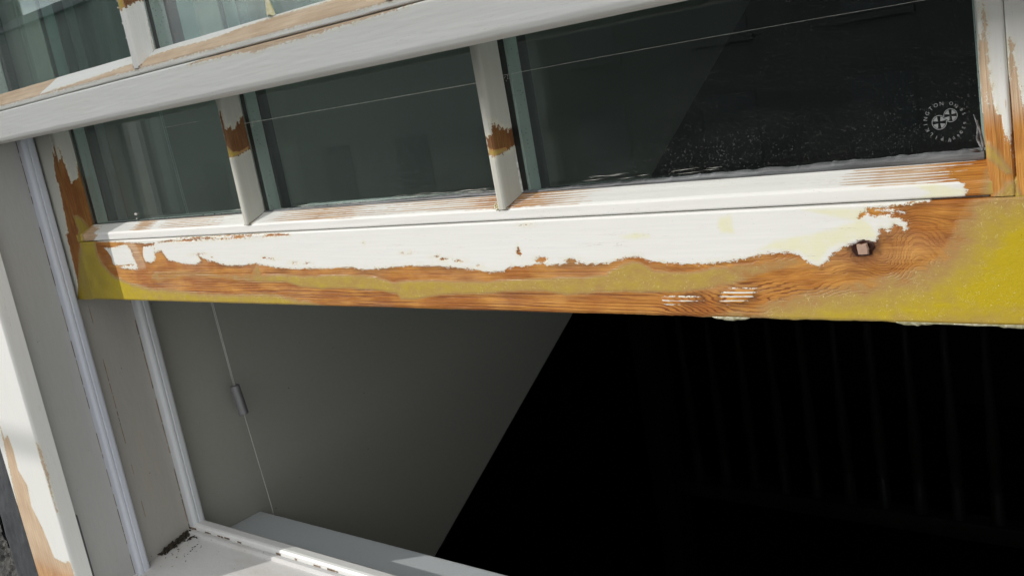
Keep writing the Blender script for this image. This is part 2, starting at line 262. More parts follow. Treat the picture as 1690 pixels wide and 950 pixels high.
def worn_material(name, white=(.80, .795, .765)):
    g = NT(name); st = g.attr('st', 'Vector')
    paint, resin, tone, cream, streak, grain = (g.attr(k) for k in ('paint', 'resin', 'tone', 'cream', 'streak', 'grain'))
    # ragged paint edge
    j1 = g.math('MULTIPLY', g.math('SUBTRACT', g.noise(g.map(st, (.28, .5, 1)), 1, 6, .7), .5), 8.0)
    j2 = g.math('MULTIPLY', g.math('SUBTRACT', g.noise(g.map(st, (1.1, 1.6, 1)), 1, 4, .65), .5), 4.5)
    pe = g.math('ADD', paint, g.math('ADD', j1, j2))
    pm = g.rng(pe, -.12, .12)
    sn = g.noise(g.map(st, (.007, 1.1, 1)), 1, 3, .6)
    sxyz = g.n('ShaderNodeSeparateXYZ', {0: st}); wv = g.math('ADD', g.math('MULTIPLY', sxyz.outputs[1], 2.5), g.math('MULTIPLY', g.noise(g.map(st, (.012, .06, 1), (6, 6, 0)), 1, 2), 9.0))
    sn = g.math('ADD', g.math('MULTIPLY_ADD', sn, .55, .225), g.math('MULTIPLY', g.math('SINE', wv), .14))
    sn = g.math('ADD', sn, g.math('MULTIPLY', g.math('SUBTRACT', g.noise(g.map(st, (.16, .16, 1), (7, 3, 0)), 1, 2), .5), .18))
    thr = g.math('MULTIPLY_ADD', streak, .48, .20)
    sm = g.rng(g.math('SUBTRACT', sn, thr), -.012, .012)
    pm = g.math('MULTIPLY', pm, sm)
    chips = g.rng(g.noise(g.map(st, (.22, .5, 1), (40, 9, 0)), 1, 5, .7), .735, .75)
    pm = g.math('MULTIPLY', pm, g.math('SUBTRACT', 1.0, chips))
    # wood
    warp = g.math('MULTIPLY', g.math('SUBTRACT', g.noise(g.map(st, (.005, .09, 1)), 1, 3, .5), .5), 7.0)
    ph = g.math('ADD', grain, warp); ph = g.math('ADD', ph, g.math('MULTIPLY', g.noise(g.map(st, (.004, .35, 1), (2, 2, 0)), 1, 2, .6), 4.0))
    ring = g.math('MULTIPLY_ADD', g.math('SINE', g.math('MULTIPLY', ph, 2.75)), .5, .5)
    ring2 = g.math('MULTIPLY_ADD', g.math('SINE', g.math('MULTIPLY', ph, 1.07)), .5, .5)
    fib = g.noise(g.map(st, (.05, 2.4, 1)), 1, 4, .65)
    patch = g.noise(g.map(st, (.03, .07, 1), (5, 1, 0)), 1, 3)
    orange = g.mix(g.rng(patch, .38, .60), (.60, .270, .045), (.40, .135, .016))
    pale = g.mix(g.rng(patch, .35, .65), (.70, .56, .41), (.60, .45, .31))
    wood = g.mix(tone, pale, orange)
    dark = g.mix(tone, (.42, .28, .17), (.21, .055, .005))
    rl = g.math('MULTIPLY', g.rng(ring, .55, .98, 0, 1, True), g.rng(g.noise(g.map(st, (.014, .16, 1), (3, 8, 0)), 1, 3), .40, .62, .12, 1))
    ringk = g.attr('ring'); wood = g.mix(g.math('MULTIPLY', rl, ringk), wood, dark)
    wood = g.mix(g.math('MULTIPLY', g.rng(ring2, .5, 1), .22), wood, dark)
    wood = g.mix(g.rng(fib, .48, .74, 0, .62), wood, dark)
    wood = g.mix(g.rng(fib, .22, .46, .45, 0), wood, g.mix(tone, (.80, .66, .50), (.82, .47, .13)))
    pit = g.rng(g.noise(g.map(st, (.5, 1.6, 1)), 1, 3, .6), .68, .72)
    wood = g.mix(g.math('MULTIPLY', pit, .7), wood, (.10, .03, .01))
    wood = g.mix(g.math('MULTIPLY', g.attr('stain_shade'), g.rng(fib, .3, .7, .75, 1.1)), wood, (.10, .035, .010))
    # paint
    pn = g.noise(g.map(st, (.02, .6, 1)), 1, 4, .6)
    pbig = g.noise(g.map(st, (.012, .03, 1)), 1, 3)
    pcol = g.mix(g.rng(pn, .3, .7), white, tuple(c * .94 for c in white))
    pcol = g.mix(g.rng(pbig, .4, .7, 0, .35), pcol, tuple(c * k for c, k in zip(white, (.96, .955, .92))))
    cn = g.noise(g.map(st, (.15, .2, 1)), 1, 4)
    pcol = g.mix(g.math('MULTIPLY', cream, g.rng(cn, .2, .6, .35, .8)), pcol, (.76, .74, .49))
    edge = g.rng(pe, .1, 3.5, .75, 0)
    fine = g.math('MULTIPLY', g.rng(pe, .05, .55, 1, 0), g.rng(g.noise(g.map(st, (.25, .4, 1), (8, 8, 0)), 1, 3), .42, .58))  # brown dashes plus edge shadow put into the colour along the paint's rim
    crk = g.math('ABSOLUTE', g.math('SUBTRACT', g.noise(g.map(st, (.012, .22, 1), (4, 6, 0)), 1, 4, .6), .5))
    crk = g.math('MULTIPLY', g.rng(crk, 0, .004, 1, 0), g.rng(g.noise(g.map(st, (.02, .08, 1), (14, 6, 0)), 1, 2), .52, .62))
    pcol = g.mix(g.math('MULTIPLY', crk, .45), pcol, (.30, .24, .18))
    pcol = g.mix(g.math('MULTIPLY', edge, g.rng(cn, .35, .62)), pcol, (.72, .69, .52)); pcol = g.mix(g.math('MULTIPLY', fine, .6), pcol, (.32, .20, .11))
    dirt = g.rng(g.noise(g.map(st, (.9, 1.1, 1), (3, 3, 0)), 1, 2, .5), .735, .76)
    pcol = g.mix(g.math('MULTIPLY', dirt, .65), pcol, (.16, .13, .10))
    base = g.mix(pm, wood, pcol)
    # resin filler, thin at its edge and thick in the middle
    rn = g.noise(g.map(st, (.09, .13, 1)), 1, 5, .6)
    rt = g.math('ADD', resin, g.math('MULTIPLY', g.math('SUBTRACT', rn, .5), g.rng(resin, 0, .3, 0, .75)))
    c1 = g.mix(g.rng(rt, .06, .30), base, (.40, .235, .090))
    c2 = g.mix(g.rng(rt, .28, .52), c1, (.43, .295, .072))
    c3 = g.mix(g.rng(rt, .54, .88), c2, (.49, .365, .018))
    fl = g.noise(g.map(st, (.75, .75, 1)), 1, 2, .5, 1.5)
    speck = g.math('MULTIPLY', g.rng(fl, .64, .73), g.rng(g.noise(g.map(st, (.07, .07, 1)), 1, 2), .38, .6))
    fb = g.math('ABSOLUTE', g.math('SUBTRACT', g.noise(g.map(st, (.22, .22, 1), (11, 4, 0)), 1, 1, .4, 2.5), .5))
    hair = g.math('MULTIPLY', g.rng(fb, .0, .009, 1, 0), g.rng(g.noise(g.map(st, (.12, .12, 1), (1, 9, 0)), 1, 2), .5, .62))
    fx = g.math('MULTIPLY', g.math('MAXIMUM', g.math('MULTIPLY', speck, .62), g.math('MULTIPLY', hair, .6)), g.rng(rt, .12, .3))
    c4 = g.mix(fx, c3, (.86, .80, .42))
    c4 = g.mix(g.math('MULTIPLY', g.attr('stain_shade'), g.rng(resin, .1, .4, 0, .9)), c4, (.13, .085, .012))
    dk = g.math('MULTIPLY', g.rng(g.noise(g.map(st, (.7, .7, 1), (21, 4, 0)), 1, 2), .74, .76), g.rng(rt, .1, .3))
    c4 = g.mix(g.math('MULTIPLY', dk, .7), c4, (.07, .05, .02))
    rm = g.rng(resin, .01, .12)
    h = g.math('MULTIPLY', pm, .28)
    h = g.math('ADD', h, g.math('MULTIPLY', g.math('MULTIPLY', pn, pm), .10))
    wb = g.math('ADD', g.math('MULTIPLY', g.math('SUBTRACT', 1.0, rl), .22), g.math('MULTIPLY', fib, .30))
    h = g.math('ADD', h, g.math('MULTIPLY', wb, g.math('SUBTRACT', 1.0, pm)))
    rh = g.math('ADD', .12, g.math('ADD', g.math('MULTIPLY', rn, .5), g.math('MULTIPLY', g.noise(g.map(st, (.6, .6, 1)), 1, 3), .12)))
    hh = g.mix(g.rng(resin, .0, .5), h, rh)
    rough = g.mix(rm, g.mix(pm, (.55,) * 3, (.46,) * 3), (.33,) * 3)
    g.bsdf(Base_Color=c4, Roughness=rough, Normal=g.bump(hh, .001, .9), Specular_IOR_Level=.32, Subsurface_Weight=0.0)
    return g.m

def plain_paint(name, col, rough=.5, stain=.25, stain_col=(.42, .36, .27), stretch=(30, 30, 4), bump=.00025, spot=True, fine=(260, 260, 60), lvl=.765):
    g = NT(name); o = g.obj()
    a = g.noise(g.map(o, stretch), 1, 5, .6); b = g.noise(g.map(o, fine), 1, 3, .6)
    c = g.mix(g.rng(a, .45, .8, 0, stain), col, stain_col)
    c = g.mix(g.rng(b, .3, .7, 0, .10), c, tuple(x * .6 for x in col))
    if spot:
        d = g.rng(g.noise(o, 210, 2, .5), lvl, lvl + .025); c = g.mix(g.math('MULTIPLY', d, .8), c, (.05, .04, .035))
    h = g.math('ADD', b, g.math('MULTIPLY', a, 1.5))
    g.bsdf(Base_Color=c, Roughness=rough, Normal=g.bump(h, bump, 1.0))
    return g.m

M = {}
M['worn'] = worn_material('worn_painted_timber'); M['worn_bar'] = worn_material('worn_cream_timber', (.56, .55, .49))
M['jamb'] = plain_paint('jamb_paint', (.37, .355, .325), stain=.3)
M['jamb_out'] = plain_paint('outer_jamb_paint', (.42, .42, .405), stain=.15)
M['bead'] = plain_paint('bead_paint', (.62, .65, .72), rough=.38, stain=.08, spot=False)
M['staff'] = plain_paint('staff_bead_paint', (.66, .68, .70), rough=.4, stain=.08)
M['sill'] = plain_paint('sill_paint', (.66, .65, .64), stain=.4, stretch=(14, 40, 40), lvl=.72)
M['stop'] = plain_paint('sill_bead_paint', (.78, .78, .76), rough=.4, stain=.05, spot=False)
M['board'] = plain_paint('window_board_paint', (.60, .64, .66), rough=.4, stain=.05, stretch=(6, 12, 12), spot=False)
M['cheek'] = plain_paint('plaster_paint', (.385, .38, .34), rough=.75, stain=.06, stretch=(3, 3, 3), bump=.00012, fine=(170, 170, 170))
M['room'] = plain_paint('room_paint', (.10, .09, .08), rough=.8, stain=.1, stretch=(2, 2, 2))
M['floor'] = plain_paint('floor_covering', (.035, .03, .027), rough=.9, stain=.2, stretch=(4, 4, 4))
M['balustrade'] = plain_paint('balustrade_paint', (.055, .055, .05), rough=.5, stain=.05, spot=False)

def wear_line_material():
    g = NT('crack_dirt'); o = g.obj(); n = g.noise(g.map(o, (300, 300, 60)), 1, 3)
    g.bsdf(Base_Color=g.mix(g.rng(n, .4, .6), (.10, .06, .035), (.30, .22, .15)), Roughness=.9); return g.m
M['crack'] = wear_line_material()

def glass_material(name, tint=(.93, .975, .965), haze=.0025, dusty=1.0):
    g = NT(name); o = g.obj()
    geo = g.n('ShaderNodeNewGeometry')
    dot = g.n('ShaderNodeVectorMath', {0: geo.outputs['Incoming'], 1: geo.outputs['Normal']}, operation='DOT_PRODUCT').outputs['Value']
    c = g.math('SUBTRACT', 1.0, g.math('ABSOLUTE', dot))
    f = g.math('MULTIPLY_ADD', g.math('POWER', c, 5.0), .96, .042)
    tr = g.n('ShaderNodeBsdfTransparent', {'Color': tint}); gl = g.n('ShaderNodeBsdfGlossy', {'Color': (1, 1, 1), 'Roughness': 0.0})
    mixg = g.n('ShaderNodeMixShader', {0: f, 1: tr.outputs[0], 2: gl.outputs[0]})
    df = g.n('ShaderNodeBsdfDiffuse', {'Color': (.80, .80, .76)})
    # dust: fine specks, gathered in drifting bands, plus smears
    vo = g.n('ShaderNodeTexVoronoi', {'Vector': o, 'Scale': 1000.0}, feature='F1')
    sp = g.rng(vo.outputs['Distance'], .13, .29, 1, 0)
    pick = g.rng(g.n('ShaderNodeSeparateColor', {0: vo.outputs['Color']}).outputs[0], .58, .96)
    band = g.rng(g.noise(g.map(o, (7, 7, 16)), 1, 4, .6), .40, .70, .12, 1.0)
    vo2 = g.n('ShaderNodeTexVoronoi', {'Vector': o, 'Scale': 120.0}, feature='F1')
    sp2 = g.math('MULTIPLY', g.rng(vo2.outputs['Distance'], .02, .055, 1, 0), g.rng(g.n('ShaderNodeSeparateColor', {0: vo2.outputs['Color']}).outputs[1], .88, 1.0))
    sm = g.noise(g.map(o, (16, 16, 60)), 1, 5, .7, .6)
    hz = g.math('MULTIPLY', g.rng(sm, .45, .8, .35, 2.2), haze)
    dust = g.math('MULTIPLY', g.math('MAXIMUM', g.math('MULTIPLY', g.math('MULTIPLY', sp, pick), g.math('MULTIPLY', band, .32)), g.math('MULTIPLY', sp2, .35)), dusty)
    fac = g.math('ADD', dust, hz, clamp=True)
    m2 = g.n('ShaderNodeMixShader', {0: fac, 1: mixg.outputs[0], 2: df.outputs[0]})
    g.t.links.new(m2.outputs[0], g.out.inputs[0]); return g.m
M['glass'] = glass_material('outer_glass')
M['glass_in'] = glass_material('inner_glass', haze=.001, dusty=0.0)

g = NT('spacer_metal'); o = g.obj()
vo = g.n('ShaderNodeTexVoronoi', {'Vector': g.map(o, (300, 300, 300)), 'Scale': 1.0}, feature='F1')
dots = g.math('MULTIPLY', g.rng(vo.outputs['Distance'], .14, .2, 1, 0), .55)
g.bsdf(Base_Color=g.mix(dots, g.mix(g.noise(o, 40), (.44, .49, .46), (.52, .57, .54)), (.08, .09, .10)), Roughness=.45, Metallic=.15); M['spacer'] = g.m
g = NT('butyl_seal'); g.bsdf(Base_Color=(.012, .013, .014), Roughness=.5); M['butyl'] = g.m
g = NT('glazing_sealant'); o = g.obj(); n = g.noise(g.map(o, (25, 100, 300)), 1, 4, .6)
g.bsdf(Base_Color=g.mix(g.rng(n, .42, .6), (.07, .073, .077), (.15, .157, .165)), Roughness=.5, Normal=g.bump(n, .0008)); M['sealant'] = g.m
g = NT('white_smear'); o = g.obj(); n = g.noise(g.map(o, (200, 200, 200)), 1, 4, .65)
g.bsdf(Base_Color=g.mix(g.rng(n, .4, .6), (.74, .74, .70), (.50, .48, .42)), Roughness=.6); M['smear'] = g.m
g = NT('etched_mark'); g.bsdf(Base_Color=(.20, .215, .22), Roughness=.8); M['etch'] = g.m
g = NT('string'); o = g.obj(); n = g.noise(g.map(o, (900, 900, 500)), 1, 2)
g.bsdf(Base_Color=g.mix(n, (.52, .52, .48), (.72, .72, .68)), Roughness=.8); M['string'] = g.m
g = NT('brushed_metal'); o = g.obj(); n = g.noise(g.map(o, (1500, 1500, 60)), 1, 3)
g.bsdf(Base_Color=g.mix(n, (.24, .24, .25), (.36, .36, .37)), Roughness=.45, Metallic=.45); M['metal'] = g.m
g = NT('grey_strip'); g.bsdf(Base_Color=(.10, .105, .11), Roughness=.55); M['strip'] = g.m
g = NT('dry_dirt'); o = g.obj(); n = g.noise(o, 500, 3)
g.bsdf(Base_Color=g.mix(n, (.010, .009, .007), (.07, .055, .035)), Roughness=1.0); M['dirt'] = g.m
g = NT('pale_resin'); o = g.obj(); n = g.noise(o, 350, 4)
g.bsdf(Base_Color=g.mix(g.rng(n, .4, .6), (.72, .66, .36), (.80, .77, .58)), Roughness=.35, Normal=g.bump(n, .001)); M['drip'] = g.m
g = NT('clear_resin_edge'); o = g.obj(); n = g.noise(o, 300, 4)
g.bsdf(Base_Color=g.mix(g.rng(n, .4, .6), (.26, .25, .14), (.46, .44, .32)), Roughness=.2, Normal=g.bump(n, .001)); M['resin_edge'] = g.m
g = NT('rendered_stone'); o = g.obj(); a = g.noise(o, 130, 6, .7); b = g.noise(o, 25, 4)
vz = g.n('ShaderNodeTexVoronoi', {'Vector': o, 'Scale': 150.0}).outputs['Distance']
c = g.mix(g.rng(a, .35, .65), (.050, .050, .048), (.17, .165, .155)); c = g.mix(g.rng(b, .5, .7, 0, .5), c, (.05, .048, .045))
g.bsdf(Base_Color=c, Roughness=.95, Normal=g.bump(g.math('ADD', a, g.math('MULTIPLY', vz, .6)), .006)); M['stone'] = g.m
g = NT('slate_strip'); o = g.obj(); a = g.noise(g.map(o, (60, 60, 20)), 1, 5, .65); b = g.rng(g.noise(o, 500, 2), .70, .75)
g.bsdf(Base_Color=g.mix(g.math('MULTIPLY', b, .6), g.mix(g.rng(a, .3, .7), (.022, .026, .032), (.05, .054, .06)), (.3, .3, .3)), Roughness=.6, Normal=g.bump(a, .001)); M['slate'] = g.m
g = NT('knot_hole'); g.bsdf(Base_Color=(.035, .010, .005), Roughness=.35); M['hole'] = g.m
g = NT('knot_core'); o = g.obj(); n = g.noise(o, 800, 3)
g.bsdf(Base_Color=g.mix(n, (.34, .21, .15), (.48, .33, .25)), Roughness=.6); M['core'] = g.m
g = NT('house_render'); o = g.obj(); n = g.noise(o, .8, 4)
g.bsdf(Base_Color=g.mix(n, (.045, .045, .045), (.07, .07, .068)), Roughness=.9); M['house'] = g.m
g = NT('pale_render'); o = g.obj(); g.bsdf(Base_Color=g.mix(g.noise(o, .8, 4), (.15, .155, .15), (.19, .19, .185)), Roughness=.9); M['house_pale'] = g.m
g = NT('house_window'); g.bsdf(Base_Color=(.02, .022, .026), Roughness=.15); M['hwin'] = g.m
g = NT('curtained_window'); g.bsdf(Base_Color=(.085, .088, .09), Roughness=.5); M['hwin_pale'] = g.m
g = NT('roof_slate'); g.bsdf(Base_Color=(.07, .07, .08), Roughness=.8); M['roof'] = g.m
g = NT('road_surface'); o = g.obj(); g.bsdf(Base_Color=g.mix(g.noise(o, 3, 5), (.05, .05, .05), (.10, .10, .095)), Roughness=.95); M['road'] = g.m

# ------------------------------------------------------------------ worn timber members
def resample(pr, step, fine=None):
    """profile (mm) -> dense points with arc length"""
    pts = []; s = 0
    for a, b in zip(pr[:-1], pr[1:]):
        d = math.hypot(b[0] - a[0], b[1] - a[1]); n = max(1, int(math.ceil(d / step)))
        for i in range(n): pts.append((a[0] + (b[0] - a[0]) * i / n, a[1] + (b[1] - a[1]) * i / n, s + d * i / n))
        s += d
    pts.append((*pr[-1], s)); return np.array(pts)
def member(mb, prof, t0, t1, tstep, sstep_, horiz, fields, off=(0, 0), relief=True):
    """sheet of worn timber following a section profile; fields(T,S)->attribute dict, all in mm"""
    pp = resample(P[prof], sstep_)
    nt = max(2, int(abs(t1 - t0) / tstep)); t = np.linspace(t0, t1, nt)
    Tm, Sm = np.meshgrid(t, pp[:, 2], indexing='ij')
    A = np.broadcast_to(pp[:, 0], Tm.shape) + off[0]; B = np.broadcast_to(pp[:, 1], Tm.shape) + off[1]
    at = fields(Tm, Sm)
    d = np.gradient(pp[:, :2], axis=0); ln = np.hypot(d[:, 0], d[:, 1]) + 1e-9
    na, nb = d[:, 1] / ln, -d[:, 0] / ln            # section normal
    # outward means towards -y
    sgn = -1.0
    if horiz:   # profile (y,z): outward normal should have negative y
        s_ = -np.sign(na.mean() if abs(na.mean()) > 1e-3 else 1)
        s_ = -1.0 if na[len(na) // 2] > 0 else 1.0
    else:
        s_ = -1.0 if nb[len(nb) // 2] > 0 else 1.0
    na = na * s_; nb = nb * s_
    h = at.pop('height', 0 * Tm)
    A = A + na * h; B = B + nb * h
    at['st'] = np.stack([Tm + off[0] * .37, Sm + (off[0] * .11), 0 * Tm], -1)
    if 'dz' in at: B = B + at.pop('dz')
    at.pop('dz', None)
    if horiz: X, Y, Z = Tm, A, B
    else: X, Y, Z = A, B, Tm
    mb.grid(X / 1000, Y / 1000, Z / 1000, at)
    return mb
def masks(Tm, Sm, bare=(), paint=None, holes=()):
    """signed distance of the paint coat"""
    if paint is not None:
        d = np.full(Tm.shape, -1e3)
        for p in paint: d = np.maximum(d, sdist(T[p], Tm, Sm))
    else: d = np.full(Tm.shape, 12.0)
    for p in bare: d = np.minimum(d, -sdist(T[p], Tm, Sm))
    return np.clip(d, -20, 20)

KN = np.array(T['knot'], float); KX, KS = KN[1]; KR = (KN[2][0] - KN[0][0]) / 2
def f_face(Tm, Sm):
    p = masks(Tm, Sm, paint=('paint_main', 'paint_b', 'paint_c', 'paint_d', 'sliver', 'line_white', 'line_white_b'))
    stk = .78 * (np.maximum(sdist(T['line_white'], Tm, Sm), sdist(T['line_white_b'], Tm, Sm)) > -2)
    # faint scuffs along the sheltered edge of the paint, and little nicks
    sc = -sdist(T['scuff'], Tm, Sm) + 0.0
    p = np.minimum(p, np.where(sc < 0, -.6 + 2.2 * (fbm(Tm * .06, Sm * .8, 31) - .35) * 2, sc + .3))
    for (cx, cs, rx, rs) in NICKS:
        q = ((Tm - cx) / rx) ** 2 + ((Sm - cs) / rs) ** 2
        p = np.minimum(p, (np.sqrt(q) - 1) * min(rx, rs) * 1.2 + .55 + (fbm(Tm * .5, Sm * .9, 5) - .5) * 2.6)
    r1 = (.26 * sstep(-1.4, .8, sdist(T['r1'], Tm, Sm)) + .26 * sstep(.0, 2.6, sdist(T['r1'], Tm, Sm)))
    lf = sstep(-715, -790, Tm)                                         # brown and thin at its left end
    r1 = r1 * (1 - .52 * lf) * (1 - .42 * sstep(-315, -265, Tm)) * (.86 + .28 * vnoise(Tm * .02, Sm * .05, 3))
    r2 = sstep(-.4, 9.0, sdist(T['r2'], Tm, Sm)) * (.66 + .22 * sstep(-900, -1010, Tm))
    d3 = sdist(T['r3'], Tm, Sm)
    r3 = .22 * sstep(-3.5, 2.0, d3) + .34 * sstep(0, 14.0, d3) + .50 * sstep(8.0, 34.0, d3)
    low = 1 - .35 * sstep(12, 0, Sm - 28) * sstep(-300, -420, Tm)
    resin = np.maximum(np.maximum(r1, r2), r3 * low)
    # grain flows round the knot like a stream round a stone
    th = .0 + .30 * sstep(-340, -260, Tm) * sstep(-190, -230, Tm)
    dx = Tm - KX; ds = Sm - KS; u = dx * np.cos(th) + ds * np.sin(th); v = -dx * np.sin(th) + ds * np.cos(th)
    rr = u * u * .20 + v * v + .5; a2 = 78.0
    g = v * (1 - a2 / (rr + a2 * .2)) 
    g = g + 9.0 * np.exp(-((dx - 22) / 26) ** 2) * np.exp(-((ds + 2) / 16) ** 2) * np.sin(dx * .16)
    g = g + 1.6 * (fbm(Tm * .05, Sm * .05, 12) - .5) * sstep(-340, -260, Tm) * 4
    tone = np.clip(.98 - .35 * (fbm(Tm * .02, Sm * .12, 8) - .5), 0, 1)
    # pale fresh timber where the old paint strip came away at the top left
    tone = tone - .45 * sstep(-3, 2, sdist(T['pale'], Tm, Sm))
    kr = np.sqrt((dx * .8) ** 2 + ds ** 2) + (fbm(Tm * .35, Sm * .35, 77) - .5) * 5
    stain_shade = np.clip(.9 * sstep(9.5, 3.5, kr) + .25 * sstep(22, 8, kr), 0, 1)
    stain_shade = stain_shade + .35 * sstep(3.0, 0, np.abs(sdist(T['r1'], Tm, Sm) + 1.2)) * vnoise(Tm * .07, Sm * .2, 55)
    stain_shade = stain_shade + .55 * sstep(-5, 0, p) * sstep(.30, .75, vnoise(Tm * .045, Sm * .12, 58)) * (p < .5) * sstep(-1010, -960, Tm)
    stain_shade = stain_shade + .30 * sstep(6, 0, np.abs(d3 + 3)) * vnoise(Tm * .05, Sm * .1, 56) + .3 * sstep(35.5, 31, Sm) * vnoise(Tm * .04, Sm * .3, 57)
    hgt = .30 * sstep(-.2, .5, p) + .25 * sstep(0, .7, resin)
    hgt = hgt + np.where(p < 0, .12 * (np.sin(g * 2.75) * .5), 0) * (resin < .08)
    cream = np.maximum.reduce([sstep(-1, 2, sdist(T[k], Tm, Sm)) for k in ('cream_face', 'cream_face2', 'cream_face3')])
    # the lower arris is chewed
    edge = sstep(34, 26, Sm)
    chew = (fbm(Tm * .03, 0 * Sm, 40) - .5) * 1.5 + (fbm(Tm * .25, 0 * Sm, 41) - .5) * .9
    chew = chew * sstep(-950, -800, Tm) + (fbm(Tm * .12, 0 * Sm, 45) - .5) * 2.6 * sstep(-460, -330, Tm)
    return dict(paint=p, resin=np.clip(resin, 0, 1.1), grain=g, tone=np.clip(tone, 0, 1), cream=cream, streak=stk, stain_shade=np.clip(stain_shade * (resin < .1) + .42 * sstep(-.990, -1.045, Tm / 1000) * (.7 + .6 * vnoise(Tm * .08, Sm * .08, 91)), 0, 1), height=hgt, dz=edge * chew, ring=.35 + 1.2 * sstep(56, 48, Sm) * sstep(20, 34, Sm) + .05 * sstep(-470, -380, Tm))  # left-corner resin darkened towards the jamb: its shade put into the colour
NICKS = []
def f_rail_bead(Tm, Sm):
    p = masks(Tm, Sm, bare=('bead_end_r', 'bead_end_l'))
    z = np.array(T['zone'], float)
    st = np.interp(Tm, z[:, 0], z[:, 1]) * sstep(10.2, 11.0, Sm)
    st = st + .06 * sstep(7.2, 8.6, Sm) * (np.interp(Tm, z[:, 0], z[:, 1]) > .3)
    res = .75 * sstep(0, 5, sdist(T['rs_res2_rail'], Tm, Sm)) if 'rs_res2_rail' in T else 0 * Tm
    res = np.maximum(res, .5 * sstep(-128, -141, -Tm * -1) * 0)
    res = np.maximum(res, .55 * sstep(-150, -138, Tm)) + .7 * sstep(-1046, -1058, Tm)
    tone = .28 + .5 * sstep(-470, -430, -np.abs(Tm + 450) - 420) + .75 * sstep(-180, -160, Tm) + 0 * Sm
    tone = np.where(np.abs(Tm + 450) < 30, .7, tone)
    cream = sstep(-1, 1.5, sdist(T['cream'], Tm, Sm))
    return dict(paint=p, resin=np.clip(res, 0, 1) + 0 * Tm, grain=Sm * 1.0, tone=np.clip(tone, 0, 1), cream=cream, streak=st,
                height=.2 * sstep(-.2, .5, p) - .15 * (vnoise(Tm * .03, Sm * 1.6, 4) - .5) * (st > .1) + .25 * (vnoise(Tm * .02, Sm * .3, 14) - .5))
def f_stile_l(Tm, Sm):
    p = masks(Tm, Sm, bare=('ls_bare',))
    r = np.maximum(sstep(-.5, 6, sdist(T['ls_res'], Tm, Sm)) * .85, 0)
    return dict(paint=p, resin=r, stain_shade=.62 + 0 * Tm, grain=Sm * 1.3, tone=np.clip(.70 + .3 * sstep(10, -30, Tm) + 0 * Sm, 0, 1), cream=0 * Tm, streak=0 * Tm,
                height=.3 * sstep(-.3, .3, p) + .5 * sstep(0, .5, r) + 0.3 * (vnoise(Sm * .8, Tm * .05, 3) - .5) * (p < 0))
def f_stile_r(Tm, Sm):
    p = masks(Tm, Sm, bare=('rs_bare1', 'rs_bare2')); p = np.maximum(p, sdist(T['rs_white'], Tm, Sm))
    p = np.minimum(p, np.where((Sm < 23) & (Tm < -58), -2, 5)); p = np.clip(p, -20, 20)
    r = np.maximum(sstep(-.5, 5, sdist(T['rs_res'], Tm, Sm)) * .60, sstep(-.5, 5, sdist(T['rs_res2'], Tm, Sm)) * .5)
    return dict(paint=p, resin=r, grain=Sm * 1.1, tone=np.clip(.12 + .85 * sstep(-50, -66, Tm) + 0 * Sm, 0, 1), cream=0 * Tm, streak=.30 * sstep(-20, -50, Tm) * (np.abs(Sm - 28) < 9),
                height=.3 * sstep(-.3, .3, p) + .5 * sstep(0, .5, r) + 0.3 * (vnoise(Sm * .8, Tm * .05, 3) - .5) * (p < 0))
def f_bar(bare, res, tone=.9):
    def f(Tm, Sm):
        p = masks(Tm, Sm, bare=bare)
        r = np.zeros(Tm.shape)
        for k in res: r = np.maximum(r, sstep(-.3, 2.0, sdist(T[k], Tm, Sm)) * .62)
        return dict(paint=p, resin=r, stain_shade=.80 * (r < .1), grain=Sm * 1.2, tone=tone + 0 * Tm, cream=0 * Tm, streak=0 * Tm, height=.25 * sstep(-.3, .3, p) + .15 * (vnoise(Sm * .3, Tm * .04, 6) - .5))
    return f
def f_upper_face(Tm, Sm):
    p = masks(Tm, Sm, bare=('u_face_bare',))
    return dict(paint=p, resin=0 * Tm, grain=Sm * 1.2, tone=.12 + 0 * Tm, cream=0 * Tm, streak=0 * Tm, height=.3 * sstep(-.3, .3, p) + .35 * (vnoise(Tm * .015, Sm * .1, 9) - .5) + .12 * (vnoise(Tm * .05, Sm * .9, 19) - .5))
def f_upper_bead(Tm, Sm):
    s0 = 6.5
    p = np.where(Sm > s0, -np.abs(Sm - s0) * 1.0 - .3, (s0 - Sm))
    p = np.maximum(p, sdist(T['u_bevel_white'], Tm, Sm))
    return dict(paint=p, resin=0 * Tm, grain=Sm * .8, tone=.08 + 0 * Tm, cream=0 * Tm, streak=0 * Tm, height=.2 * sstep(-.3, .3, p) + .25 * (vnoise(Tm * .05, Sm * .8, 29) - .5))
def f_lining(Tm, Sm):
    p = masks(Tm, Sm, bare=('l_bare1', 'l_bare2', 'l_bare3'))
    return dict(paint=p, resin=0 * Tm, grain=Sm * .9, tone=np.clip(.10 + .5 * sstep(-445, -470, Tm) + 0 * Sm, 0, 1), cream=0 * Tm, streak=0 * Tm, height=.3 * sstep(-.3, .3, p))
def f_plain(Tm, Sm):
    return dict(paint=12 + 0 * Tm, resin=0 * Tm, grain=Sm, tone=.3 + 0 * Tm, cream=0 * Tm, streak=0 * Tm, height=0 * Tm)

PA = dict(paint=12.0, resin=0.0, tone=.3, cream=0., streak=0., grain=0.)
def pbox(mb, *a, **k): return mb.box(*a, attrs=dict(PA), **k)

# ================================================================== window frame (sash box)
frame = empty('window_frame', 'white box sash window frame with grey beads and a sloping sill, paint worn off its outer edge', 'window frame', (-.6, .5, -.5))
XJ = -1.1075; XR = -.0870
# outer linings
mb = MB(); member(mb, 'lining', -760, 520, 1.0, .8, False, f_lining); mb.build('outer_lining', M['worn'], frame)
mb = MB(); pbox(mb, -.097, .010, .413, .431, -.76, .52, bev=.0015); mb.build('outer_lining', M['worn'], frame)
